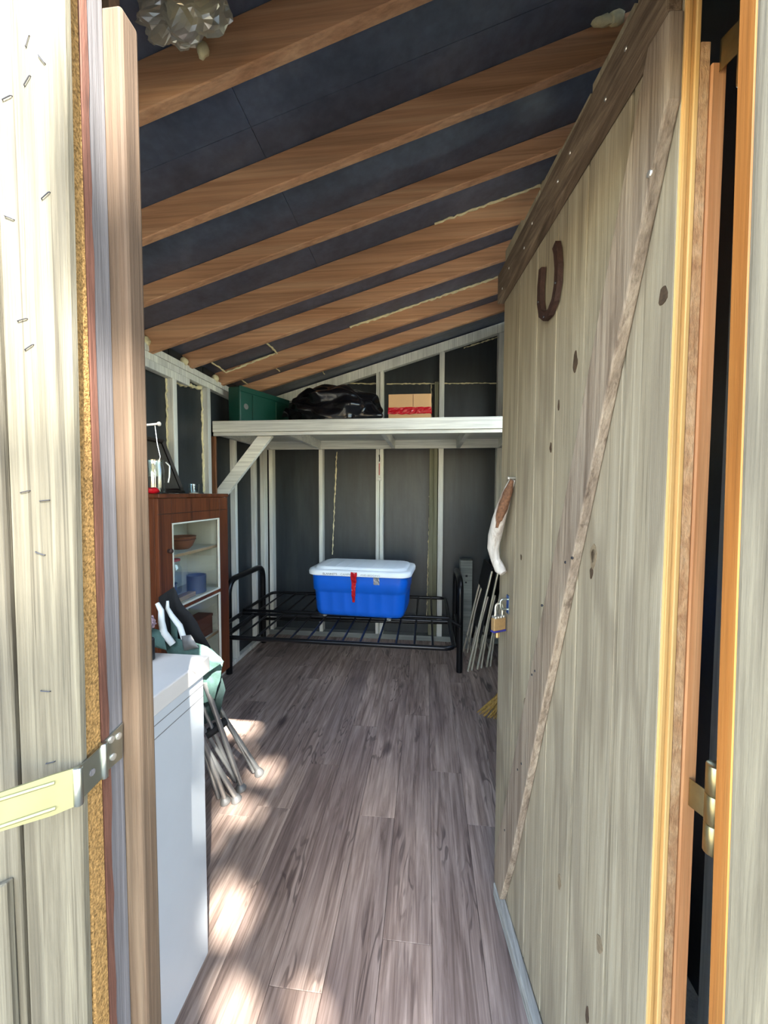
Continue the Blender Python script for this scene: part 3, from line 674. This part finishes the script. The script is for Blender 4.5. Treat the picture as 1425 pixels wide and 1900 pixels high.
# ================================================================== CABINET
cb = thing('glazed_cabinet', 'orange-brown wooden cabinet with glazed door by the left wall', 'cabinet', (-1.5, 2.2, 0))
CX0, CX1, CY0, CY1, CZ0, CZ1 = -1.645, -1.352, 1.853, 2.553, .285, 1.492
B((CX0, CY0, CZ1-.022), (CX1+.006, CY1+.004, CZ1)).build('top', 'cab', cb, .003)
B((CX0, CY0, CZ0), (CX1-.022, CY0+.02, CZ1-.023)).build('side', 'cab', cb, .002)
B((CX0, CY1-.02, CZ0), (CX1-.022, CY1, CZ1-.023)).build('side', 'cab', cb, .002)
B((CX0, CY0+.021, CZ0), (CX0+.01, CY1-.021, CZ1-.023)).build('back', 'cabwhite', cb)
B((CX0+.011, CY1-.024, CZ0+.03), (CX1-.023, CY1-.0205, CZ1-.03)).build('inner_lining', 'cabwhite', cb)
B((CX0+.011, CY0+.0205, CZ0+.03), (CX1-.023, CY0+.024, CZ1-.03)).build('inner_lining', 'cabwhite', cb)
B((CX0, CY0+.021, CZ0), (CX1-.022, CY1-.021, CZ0+.03)).build('bottom', 'cab', cb)
SZ = (.56, .873, 1.148)
for z in SZ:
    sx = CX1-.06 if z != SZ[1] else CX1-.026
    s_ = B((CX0+.011, CY0+.025, z-.018), (sx, CY1-.025, z)).build('shelf', 'cabwhite', cb)
    B((sx, CY0+.025, z-.018), (sx+.003, CY1-.025, z-.001)).build('shelf_edge', 'board', s_)
dcab = B((CX1-.021, CY0, CZ0+.001), (CX1, CY0+.108, CZ1-.024)).build('door', 'cab', cb, .002)
B((CX1-.021, CY1-.108, CZ0+.001), (CX1, CY1, CZ1-.024)).build('stile', 'cab', dcab, .002)
B((CX1-.021, CY0+.109, 1.335), (CX1-.001, CY1-.109, CZ1-.024)).build('rail', 'cab', dcab, .002)
B((CX1-.021, CY0+.109, .845), (CX1-.002, CY1-.109, .866)).build('rail', 'cab', dcab, .002)
B((CX1-.021, CY0+.109, CZ0+.001), (CX1-.001, CY1-.109, .36)).build('rail', 'cab', dcab, .002)
for z0, z1 in ((.867, 1.334), (.361, .844)):
    B((CX1-.014, CY0+.110, z0), (CX1-.011, CY1-.110, z1)).build('pane', 'glass', dcab)
    ya, yb = CY0+.110, CY1-.110
    for q in (((ya, z0), (yb, z0+.010)), ((ya, z1-.008), (yb, z1)), ((ya, z0+.010), (ya+.008, z1-.008)), ((yb-.010, z0+.010), (yb, z1-.008))):
        B((CX1-.010, q[0][0], q[0][1]), (CX1+.001, q[1][0], q[1][1])).build('putty_bead', 'cabwhite', dcab)
MB().lathe([(.012, 0), (.012, .004), (.006, .006), (.014, .016), (.010, .022)], (CX1, CY0+.075, 1.19), 14, (1, 0, 0)).build('knob', 'rust', dcab, smooth=True)
B((CX1-.001, CY0+.0, 1.385), (CX1+.0015, CY1-.02, 1.388)).build('door_gap', 'frame', dcab)
B((CX0+.01, CY0+.03, 0), (-1.50, CY1-.05, CZ0-.001)).build('plinth', 'blackbox', cb)
# contents
def jar(name, label, c, r, h, lid=None, mat='clear'):
    t_ = thing(name, label, 'jar', c)
    MB().lathe([(r*.9, .001), (r, .01), (r, h*.78), (r*.82, h*.88), (r*.82, h)], c, 20).build('glass_body', mat, t_, smooth=True)
    if lid: MB().lathe([(r*.86, h), (r*.88, h+.002), (r*.88, h+.014), (r*.7, h+.017)], c, 20).build('lid', lid, t_, smooth=True)
    return t_
jar('glass_jar', 'tall clear glass jar behind the bowl on the upper cabinet shelf', (-1.575, 2.13, SZ[2]), .045, .17)
jar('glass_jar', 'glass jar with a red lid on the middle cabinet shelf', (-1.565, 2.27, SZ[1]), .048, .20, 'red')
t = thing('bowl', 'brown pottery bowl on the upper cabinet shelf', 'bowl', (-1.515, 2.285, SZ[2]))
MB().lathe([(.045, .001), (.064, .02), (.079, .055), (.084, .078), (.086, .08), (.080, .076), (.072, .05), (.056, .02), (.01, .012)], (-1.515, 2.285, SZ[2]), 28).build('basin', 'terra', t, smooth=True)
MB().lathe([(.0815, .058), (.0845, .062), (.0825, .066)], (-1.515, 2.285, SZ[2]), 28).build('band', 'boxred', t, smooth=True)
t = thing('metal_mug', 'blue-grey metal mug on the middle cabinet shelf', 'mug', (-1.43, 2.30, SZ[1]))
MB().lathe([(.05, .001), (.056, .004), (.056, .11), (.058, .112), (.054, .11), (.053, .01), (.01, .008)], (-1.43, 2.30, SZ[1]), 24).build('cup', 'enamel', t, smooth=True)
MB().tube([(-1.43, 2.355, SZ[1]+.095), (-1.43, 2.385, SZ[1]+.09), (-1.43, 2.392, SZ[1]+.06), (-1.43, 2.375, SZ[1]+.03), (-1.43, 2.355, SZ[1]+.028)], .005, 8).build('handle', 'enamel', t, smooth=True)
t = thing('saucepan', 'grey metal saucepan beside the mug in the cabinet', 'pan', (-1.535, 2.12, SZ[1]))
MB().lathe([(.07, .001), (.078, .006), (.08, .085), (.084, .088), (.077, .085), (.074, .01), (.01, .008)], (-1.535, 2.12, SZ[1]), 24).build('pot', 'enamel', t, smooth=True)
MB().tube([(-1.50, 2.05, SZ[1]+.075), (-1.49, 1.99, SZ[1]+.08), (-1.485, 1.94, SZ[1]+.085)], .007, 8).build('handle', 'enamel', t, smooth=True)
o = B((-1.435, 2.03, SZ[1]+.001), (-1.385, 2.22, SZ[1]+.03)).build('cutting_board', 'board', None, .004, 2); tag(o, 'small wooden board lying at the front of the middle cabinet shelf', 'board')
t = thing('picture_frame', 'small framed picture standing on the lower cabinet shelf', 'picture', (-1.58, 2.3, SZ[0]))
MB().prism([(-1.56, 2.22, SZ[0]+.001), (-1.56, 2.40, SZ[0]+.001), (-1.60, 2.40, SZ[0]+.235), (-1.60, 2.22, SZ[0]+.235)], (-.012, 0, 0)).build('frame', 'frame', t, .002)
MB().prism([(-1.5615, 2.237, SZ[0]+.02), (-1.5615, 2.383, SZ[0]+.02), (-1.5975, 2.383, SZ[0]+.216), (-1.5975, 2.237, SZ[0]+.216)], (.003, 0, 0)).build('mount', 'mat', t)
MB().prism([(-1.560, 2.272, SZ[0]+.06), (-1.560, 2.348, SZ[0]+.06), (-1.581, 2.348, SZ[0]+.175), (-1.581, 2.272, SZ[0]+.175)], (.002, 0, 0)).build('print', 'sepia', t)
t = thing('brown_box', 'dark red-brown box at the front of the lower cabinet shelf', 'box', (-1.46, 2.36, SZ[0]))
B((-1.52, 2.27, SZ[0]+.001), (-1.42, 2.46, SZ[0]+.115)).build('body', 'boxred', t, .003)
B((-1.523, 2.267, SZ[0]+.1155), (-1.417, 2.463, SZ[0]+.135)).build('lid', 'boxred', t, .003)
t = None
# on top of the cabinet
TZ = CZ1
t = thing('leaning_picture', 'large dark framed picture leaning on the wall above the cabinet', 'picture', (-1.6, 2.15, TZ))
pts_ = [(-1.545, 1.93, TZ+.001), (-1.545, 2.37, TZ+.001), (-1.635, 2.27, TZ+.33), (-1.635, 1.93, TZ+.33)]
MB().prism([(-1.56, 1.90, TZ+.002), (-1.56, 2.375, TZ+.002), (-1.635, 2.29, TZ+.335), (-1.635, 1.90, TZ+.335)], (-.012, 0, .0)).build('backing', 'frame', t)
MB().prism([(-1.558, 1.93, TZ+.03), (-1.558, 2.335, TZ+.03), (-1.627, 2.268, TZ+.305), (-1.627, 1.93, TZ+.305)], (.004, 0, 0)).build('print', 'darkprint', t)
for a_, b_ in (((-1.552, 1.90, TZ+.012), (-1.552, 2.375, TZ+.012)), ((-1.552, 2.363, TZ+.012), (-1.624, 2.282, TZ+.325)), ((-1.625, 1.90, TZ+.322), (-1.625, 2.285, TZ+.322)), ((-1.552, 1.905, TZ+.012), (-1.624, 1.905, TZ+.325))):
    MB().beam(a_, b_, .022, .02).build('moulding', 'frame', t, .002)
t = thing('glass_stein', 'dark glass stein with steel clasp on the cabinet top', 'jug', (-1.44, 1.96, TZ))
MB().lathe([(.05, .001), (.052, .01), (.046, .08), (.048, .13), (.042, .15), (.044, .18), (.040, .178), (.038, .13), (.04, .012), (.01, .01)], (-1.44, 1.955, TZ), 20).build('body', 'clear', t, smooth=True)
MB().lathe([(.039, .012), (.038, .09), (.01, .092)], (-1.44, 1.955, TZ), 18).build('contents', 'blackbox', t, smooth=True)
MB().tube([(-1.40, 1.99, TZ+.17), (-1.385, 2.0, TZ+.15), (-1.388, 2.0, TZ+.09), (-1.392, 1.995, TZ+.06)], .005, 8).build('handle', 'alu', t, smooth=True)
for i, (x_, y_) in enumerate(((-1.43, 2.29), (-1.47, 2.36))):
    t = thing('tumbler', ['clear glass tumbler nearer the stein on the cabinet top', 'clear glass tumbler nearer the brace on the cabinet top'][i], 'glass', (x_, y_, TZ), 'tumblers on the cabinet')
    MB().lathe([(.026, .001), (.032, .06), (.030, .06), (.025, .008), (.01, .007)], (x_, y_, TZ), 18).build('glass', 'clear', t, smooth=True)
    MB().lathe([(.0265, .001), (.0275, .006), (.01, .0062)], (x_, y_, TZ), 18).build('foot', 'chrome', t, smooth=True)
o = MB().blob((-1.40, 1.885, TZ+.016), (.03, .03, .018), 2, .2, 3, 1, flat=TZ+.001).build('red_pouch', 'red'); tag(o, 'small red pouch at the near corner of the cabinet top', 'pouch')

# ================================================================== WHITE APPLIANCE
t = thing('white_appliance', 'white enamel appliance with overhanging top inside the doorway', 'appliance', (-.95, .87, 0))
B((-1.27, .60, .02), (-.684, 1.13, .935)).build('body', 'white', t, .006, 2)
B((-1.27, .59, .9365), (-.675, 1.15, .988)).build('top', 'whitetop', t, .004, 2)
for z in (.905, .87): B((-.685, .61, z-.0012), (-.6835, 1.125, z+.0012)).build('trim_line', 'rubber', t)
B((-.6845, .80, .885), (-.682, .815, .93)).build('badge', 'rubber', t, .0005)
B((-1.25, .62, 0), (-.71, 1.11, .02)).build('plinth', 'blackbox', t)
t = thing('black_case', 'black case standing at the back of the white appliance top', 'case', (-.98, 1.10, .988))
B((-1.12, 1.074, .989), (-.82, 1.10, 1.06)).build('case_body', 'blackbox', t, .006, 2)
MB().tube(arc([(-1.0, 1.087, 1.058), (-1.0, 1.087, 1.085), (-.92, 1.087, 1.085), (-.92, 1.087, 1.058)], .015), .006, 8).build('handle', 'black', t, smooth=True)

# ================================================================== FOLDED CAMP CHAIR
ch = thing('folded_camp_chair', 'folded camp chair with green fabric and splayed aluminium legs beside the white appliance', 'chair', (-.95, 1.8, 0))
for f_, t_, r_ in (((-.870, 1.94, .014), (-1.116, 1.85, .505), .0125), ((-.901, 1.936, .018), (-1.065, 1.846, .463), .009), ((-.916, 1.827, .014), (-.99, 1.737, .43), .0125), ((-.967, 1.854, .03), (-1.053, 1.764, .405), .009),
                   ((-.953, 1.848, .03), (-1.065, 1.758, .34), .009), ((-.905, 1.755, .014), (-1.005, 1.658, .335), .012), ((-.991, 1.744, .02), (-.996, 1.654, .269), .009), ((-.953, 1.74, .014), (-.978, 1.645, .292), .0115)):
    f_, t_ = V(f_), V(t_); k_ = .62/t_.z
    MB().tube([f_, f_+(t_-f_)*k_], r_, 10).build('leg', 'alu', ch, smooth=True)
for c_ in ((-.872, 1.94, .009), (-.916, 1.825, .009), (-.906, 1.755, .009), (-.953, 1.738, .009)):
    MB().lathe([(.024, -.006), (.026, .0), (.022, .012), (.012, .03)], c_, 14, (-.3, -.1, .93)).build('foot', 'rubber', ch, smooth=True)
MB().tube([(-1.0, 1.84, .345), (-1.03, 1.80, .335), (-1.06, 1.76, .315)], [.02, .026, .02], 8).build('strap', 'blackfab', ch)
def cloth(name, poly, y0, depth, mat, n=10, amp=.012, seed=1):
    """thick folded cloth: a filled outline bulging and creased"""
    cx = sum(p[0] for p in poly)/len(poly); cz = sum(p[1] for p in poly)/len(poly)
    ring = []; m = len(poly)
    for i_ in range(m):
        a_, b_ = V(poly[i_]), V(poly[(i_+1) % m])
        for k_ in range(4): ring.append(a_.lerp(b_, k_/4))
    mb = MB(); N_ = len(ring); L_ = 6
    for side in (0, 1):
        for l_ in range(L_+1):
            t_ = l_/L_
            for p_ in ring:
                x_ = cx+(p_.x-cx)*t_; z_ = cz+(p_.y-cz)*t_
                bul = depth*(1-t_**3); q = V((x_*14, z_*14, seed)); w_ = noise.noise(q)+.5*noise.noise(q*2.3)
                y_ = y0+(-bul if side == 0 else bul)+w_*amp
                mb.v.append(V((x_, y_, z_)))
        o_ = side*(L_+1)*N_
        for l_ in range(L_):
            for k_ in range(N_):
                q_ = (k_+1) % N_; mb.f.append([o_+l_*N_+k_, o_+l_*N_+q_, o_+(l_+1)*N_+q_, o_+(l_+1)*N_+k_])
    return mb.build(name, mat, ch, smooth=True)
cloth('seat_fabric', [(-1.05, .75), (-1.0, .775), (-.939, .711), (-.952, .643), (-.99, .524), (-1.05, .50)], 1.715, .02, 'greenfab', seed=1)
cloth('seat_fold', [(-1.218, .826), (-1.168, .835), (-1.089, .828), (-.985, .798), (-.903, .738), (-.987, .68), (-1.13, .70)], 1.655, .025, 'greenfab', seed=2)
cloth('back_fabric', [(-1.205, 1.046), (-1.165, .966), (-1.093, .877), (-1.015, .74), (-1.128, .74), (-1.263, .80), (-1.29, .991)], 1.755, .02, 'blackfab', seed=3)
cloth('back_fabric', [(-1.10, .62), (-.99, .66), (-.965, .54), (-1.0, .40), (-1.08, .36)], 1.775, .02, 'greenfabd', seed=6)
cloth('side_flap', [(-1.179, .915), (-1.145, .891), (-1.139, .805), (-1.174, .80)], 1.68, .008, 'greenfab', amp=.004, seed=4)
cloth('side_flap', [(-1.245, .909), (-1.158, .885), (-1.14, .80), (-1.245, .82)], 1.60, .015, 'greenfab', amp=.006, seed=5)
cloth('mesh_pocket', [(-1.088, .857), (-1.043, .864), (-1.005, .808), (-1.076, .79)], 1.625, .012, 'rubber', amp=.006, seed=7)
MB().tube([(-1.196, 1.62, 1.003), (-1.174, 1.615, .972), (-1.17, 1.61, .923), (-1.16, 1.61, .874), (-1.125, 1.62, .82)], [.009, .012, .014, .016, .014], 10).build('arm_tube', 'armplastic', ch, smooth=True)
MB().tube([(-1.181, 1.67, 1.001), (-1.179, 1.665, .968), (-1.153, 1.655, .939), (-1.107, 1.645, .895), (-1.085, 1.64, .84)], [.006, .009, .011, .013, .012], 10).build('arm_tube', 'armplastic', ch, smooth=True)
o = MB().blob((-1.205, 1.545, .935), (.045, .03, .035), 4, .45, 3.5, 3).build('mauve_cloth', 'pink', ch, smooth=True)

# ================================================================== FUTON FRAME
ft = thing('futon_frame', 'black metal futon bed frame opened flat across the back', 'bed frame', (-.7, 3.3, 0))
fz = .47
MB().tube(arc([(-1.56, 3.15, fz), (-1.56, 2.62, fz), (.19, 2.60, fz), (.19, 3.15, fz)], .07), .016, 10).build('seat_rail', 'black', ft, smooth=True)
MB().tube([(-1.56, 3.155, fz), (.19, 3.155, fz)], .013, 10).build('hinge_rail', 'black', ft, smooth=True)
MB().tube([(-1.58, 3.25, fz), (.19, 3.25, fz)], .013, 10).build('hinge_rail', 'black', ft, smooth=True)
MB().tube(arc([(-1.58, 3.25, fz), (-1.58, 3.88, fz), (.19, 3.87, fz), (.19, 3.25, fz)], .07), .015, 10).build('back_rail', 'black', ft, smooth=True)
for k in range(13):
    x_ = .05-.125*k
    MB().tube([(x_, 2.61, fz), (x_, 3.155, fz)], .008, 8).build('slat', 'black', ft, smooth=True)
    MB().tube([(x_, 3.25, fz), (x_, 3.873, fz)], .008, 8).build('slat', 'black', ft, smooth=True)
for xa, y0, y1 in ((.285, 3.29, 3.84), (-1.615, 3.04, 3.73)):
    MB().tube(arc([(xa, y0, .0), (xa, y0, .775), (xa, y1, .775), (xa, y1, 0)], .13), .026, 12).build('arm_loop', 'black', ft, smooth=True)
    for z in (.33,): MB().tube([(xa, y0, z), (xa, y1, z)], .014, 8).build('arm_bar', 'black', ft, smooth=True)
    xi = .19 if xa > 0 else -1.57
    MB().tube([(xa, 3.2, .42), (xi, 3.2, fz)], .014, 8).build('bracket', 'black', ft, smooth=True)
MB().tube([(-1.615, 3.70, .25), (.285, 3.80, .25)], .016, 8).build('stretcher', 'black', ft, smooth=True)

# ================================================================== BLUE TOTE
tt = thing('storage_tote', 'blue plastic storage tote with pale grey lid on the bed frame', 'tote', (-.53, 3.25, .487))
ta_ = math.radians(-4); tc = V((-.52, 3.245, 0)); tu = V((math.cos(ta_), math.sin(ta_), 0)); tv = V((-math.sin(ta_), math.cos(ta_), 0))
def T(u, v, z): return tc+tu*u+tv*v+V((0, 0, z))
def rrect(hw, hd, r, z, n=6, flute=0):
    out = []
    for cx, cy, a0 in ((hw-r, hd-r, 0), (-hw+r, hd-r, 90), (-hw+r, -hd+r, 180), (hw-r, -hd+r, 270)):
        for k in range(n+1):
            a_ = math.radians(a0+90*k/n); out.append((cx+r*math.cos(a_), cy+r*math.sin(a_), z))
    return out
def resample(loop, N):
    L_ = [V(p) for p in loop]; L_.append(L_[0]); d_ = [0]
    for a_, b_ in zip(L_[:-1], L_[1:]): d_.append(d_[-1]+(b_-a_).length)
    out = []; j = 0
    for i in range(N):
        s_ = d_[-1]*i/N
        while d_[j+1] < s_: j += 1
        out.append(L_[j].lerp(L_[j+1], (s_-d_[j])/max(1e-9, d_[j+1]-d_[j])))
    return out
def loft(loops):
    mb = MB(); N = len(loops[0])
    for L_ in loops: mb.v += [T(p[0], p[1], p[2]) for p in L_]
    for i in range(len(loops)-1):
        for k in range(N):
            l = (k+1) % N; mb.f.append([i*N+k, i*N+l, (i+1)*N+l, (i+1)*N+k])
    mb.f.append(list(range(N))[::-1]); mb.f.append([(len(loops)-1)*N+k for k in range(N)])
    return mb
N = 240
def tl(hw, hd, r, z, fl=0):
    L_ = resample(rrect(hw, hd, r, z), N)
    if fl:
        for i, p in enumerate(L_):
            w_ = .5-.5*math.cos(2*PI*i/N*22); w_ = w_**.6
            q = V((p.x, p.y, 0)).normalized(); L_[i] = p-V((math.copysign(min(1, abs(p.x/hw)**6), p.x), math.copysign(min(1, abs(p.y/hd)**6), p.y), 0))*fl*w_
    return L_
body = loft([tl(.345, .185, .06, .515), tl(.358, .196, .07, .53), tl(.368, .206, .07, .56, .007), tl(.376, .214, .07, .70, .007), tl(.378, .216, .07, .715, .003), tl(.384, .222, .07, .722), tl(.388, .226, .07, .80), tl(.390, .228, .07, .862)])
body.build('tub', 'blue', tt, smooth=True)
lid = loft([tl(.402, .240, .09, .845), tl(.418, .254, .10, .85), tl(.420, .256, .10, .872), tl(.414, .250, .10, .888), tl(.396, .232, .09, .892), tl(.376, .21, .08, .892), tl(.366, .20, .08, .908), tl(.352, .186, .07, .912)])
ld = lid.build('lid', 'lid', tt, smooth=True)
for k in range(-3, 4):
    u_ = k*.095; MB().hexa([T(u_-.002, -.18, .9115), T(u_+.002, -.18, .9115), T(u_+.002, .18, .9115), T(u_-.002, .18, .9115), T(u_-.002, -.18, .9135), T(u_+.002, -.18, .9135), T(u_+.002, .18, .9135), T(u_-.002, .18, .9135)]).build('lid_rib', 'lid', ld)
for u_, v_ in ((-.30, -.13), (.24, -.15), (-.30, .13), (.30, .13)):
    MB().lathe([(.018, 0), (.018, .028)], T(u_, v_, .487), 14).build('caster', 'casters', tt, .002)
crumple('red_tape', 4, 20, lambda u, v: tuple(T(-.02+.05*(1-.6*v)*(u-.5)-.015*v, -.262+.045*v-.004*math.sin(v*12), .885-.25*v)), .004, 40, 4, 'red', tt)
crumple('tape_scrap', 6, 6, lambda u, v: tuple(T(.13+.045*u, -.2335+.006*v, .845-.06*v)), .003, 40, 8, 'film', tt)
def write(txt, u0, size, mat, z=.857):
    cu = bpy.data.curves.new('txt', 'FONT'); cu.body = txt; cu.size = size; cu.extrude = 0
    o_ = bpy.data.objects.new('txt', cu); C.objects.link(o_)
    me = o_.to_mesh(); mb = MB()
    mb.add([T(u0+p.co.x*1.15, -.2575, z+p.co.y) for p in me.vertices], [list(p.vertices) for p in me.polygons])
    o_.to_mesh_clear(); bpy.data.objects.remove(o_); bpy.data.curves.remove(cu)
    mb.build('lettering', mat, ld)
write('BLANKETS', -.275, .022, 'ink'); write('CAMPING', -.13, .022, 'inkfade'); write('AND BEDDING', .03, .020, 'inkfade')

# ================================================================== FOLDING CHAIRS at right
flab = ['chrome-legged folding chair leaning nearest the bed arm', 'middle of the chrome folding chairs leaning by the right wall', 'folding chair nearest the right wall, behind the plank door']
for i in range(3):
    x0 = .355+.085*i; y0 = 3.30+.05*i; y1 = y0+.42; t = thing('folding_chair', flab[i], 'chair', (x0, (y0+y1)/2, 0), 'folding chairs by the right wall')
    lean = .175-.025*i
    def L3(z, y, off=0): return V((x0+lean*z/.86+off, y, z))
    for y_ in (y0, y1):
        MB().tube(arc([L3(.006, y_), L3(.50, y_, .006), L3(.86, y_, .012)], .05), .0095, 8).build('back_leg', 'chrome', t, smooth=True)
        MB().tube(arc([L3(.006, y_+.024*(1 if y_ == y0 else -1), .035), L3(.40, y_+.024*(1 if y_ == y0 else -1), .02), L3(.64, y_+.024*(1 if y_ == y0 else -1), .03)], .05), .0085, 8).build('front_leg', 'chrome', t, smooth=True)
    MB().hexa([L3(.66, y0, -.004), L3(.66, y1, -.004), L3(.66, y1, .02), L3(.66, y0, .02), L3(.89, y0, -.004), L3(.89, y1, -.004), L3(.89, y1, .02), L3(.89, y0, .02)]).build('backrest', 'blackfab', t, .006, 2)
    MB().hexa([L3(.30, y0+.035, .036), L3(.30, y1-.035, .036), L3(.30, y1-.035, .055), L3(.30, y0+.035, .055), L3(.62, y0+.035, .036), L3(.62, y1-.035, .036), L3(.62, y1-.035, .055), L3(.62, y0+.035, .055)]).build('seat', 'blackfab', t, .006, 2)
    MB().tube([L3(.16, y0+.0), L3(.16, y1)], .007, 8).build('stretcher', 'chrome', t, smooth=True)
t = thing('white_carton', 'white panel box standing behind the folding chairs', 'box', (.40, 3.87, 0))
B((.325, 3.80, .001), (.44, 3.93, .86)).build('carton', 'plate', t, .003)
B((.375, 3.798, .70), (.395, 3.8, .72)).build('hole', 'blackbox', t); B((.372, 3.798, .64), (.388, 3.8, .655)).build('hole', 'blackbox', t)

# ================================================================== BROOM behind the door
t = thing('straw_broom', 'straw broom leaning in the corner behind the open door', 'broom', (.45, 2.55, 0))
bl = MB(); base = V((.56, 2.54, .30)); 
tipa, tipb = V((.335, 2.50, .10)), V((.56, 2.58, .004))
rnd = random.Random(3)
prof = []
bmq = MB()
for k in range(60):
    u_ = k/59; tip = tipa.lerp(tipb, u_)+V((rnd.uniform(-.008, .008), rnd.uniform(-.03, .03), max(-.0, rnd.uniform(-.005, .01))))
    tip.z = max(tip.z, .004)
    st0 = base+V((rnd.uniform(-.03, .03), rnd.uniform(-.02, .02), rnd.uniform(-.02, .02)))
    mid_ = st0.lerp(tip, .5)+V((0, rnd.uniform(-.01, .01), -.012))
    bmq.tube([st0, mid_, tip], [.006, .0075, .002], 5)
o = bmq.build('bristles', 'straw', t); o['kind'] = 'stuff'
MB().tube([(.53, 2.535, .26), (.56, 2.54, .30), (.575, 2.545, .34)], [.045, .04, .02], 10).build('binding', 'red', t, smooth=True)
MB().tube([(.57, 2.545, .33), (.69, 2.60, 1.45)], .012, 10).build('handle', 'tan', t, smooth=True)

# ================================================================== TREES in the yard behind the viewer, unseen; one crown shaped for the dapples, one added for shade
def make_tree(label, trunk, rad, centre, size, n, seed, keep):
    tr = thing('shade_tree', label, 'tree', trunk[0])
    MB().tube(trunk, rad, 12).build('trunk', 'bark', tr, smooth=True)
    rnd = random.Random(seed); lm = MB()
    for k in range(n):
        while True:
            q = V((rnd.uniform(-1, 1), rnd.uniform(-1, 1), rnd.uniform(-1, 1)))
            if q.length < 1: break
        p = V(centre)+V((q.x*size[0], q.y*size[1], q.z*size[2]))
        if not keep(p, rnd): continue
        s_ = rnd.uniform(.06, .11)
        a_ = V((rnd.gauss(0, 1), rnd.gauss(0, 1), rnd.gauss(0, .7))).normalized(); b_ = a_.cross(V((rnd.gauss(0, 1), rnd.gauss(0, 1), rnd.gauss(0, 1)))).normalized()
        o_ = len(lm.v); lm.v += [p-a_*s_, p+b_*s_*.5, p+a_*s_, p-b_*s_*.5]; lm.f.append([o_, o_+1, o_+2, o_+3])
    o = lm.build('foliage', 'leaf', tr); o['kind'] = 'stuff'
GAPS = ((-.108, 2.57, .08), (-.05, 2.17, .075), (-.19, 1.87, .09), (-.275, 1.44, .10), (-.26, 1.13, .10), (-.02, 1.13, .06), (-.33, 2.09, .08), (.12, 1.12, .05), (-.34, 1.70, .07))   # holes cut along sun rays to place the sun patches
def keep_far(p, rnd):
    """crown shaped along the sun rays: ragged left flank, thin open strip of leaves"""
    x0, c = p.x-.55*(.5-p.y), p.z+1.1*p.y
    wob = .06*noise.noise(V((c*3, 0, 2)))
    for hx, hc, hr in GAPS:
        if math.hypot(x0-hx, (c-hc)*.8) < hr*(1+.5*noise.noise(V((x0*14, c*14, hr*50)))): return False
    if x0 < -.08+wob and c > 2.42+.12*noise.noise(V((x0*4, 1, 0))): return noise.noise(V((x0*6, c*6, 4))) > .15 and x0 > -.38
    if -.40+wob < x0 < -.06+wob: return noise.noise(V((x0*9, c*7, 1))) > -.20 or rnd.random() < .06
    if -.75 < x0 <= -.40+wob and c > 1.7+.3*noise.noise(V((x0*5, 3, c))): return rnd.random() < .06
    return True
make_tree('tall leafy tree across the yard from the doorway', [(4.0, -7.4, -.1), (3.95, -7.3, 3), (3.7, -7.0, 6), (3.5, -6.8, 8.6)], [.24, .20, .14, .05], (3.65, -6.6, 8.6), (2.9, 1.0, 2.5), 28000, 11, keep_far)
make_tree('leafy tree added at the right front corner of the shed to shade the right window', [(3.6, -3.4, -.1), (3.6, -3.4, 3), (3.6, -3.3, 6), (3.7, -3.2, 8.6)], [.2, .16, .12, .05], (3.75, -3.0, 8.5), (.95, .7, 2.2), 7000, 5, lambda p, r: True)  # added tree, crown placed to keep direct sun out of the right window
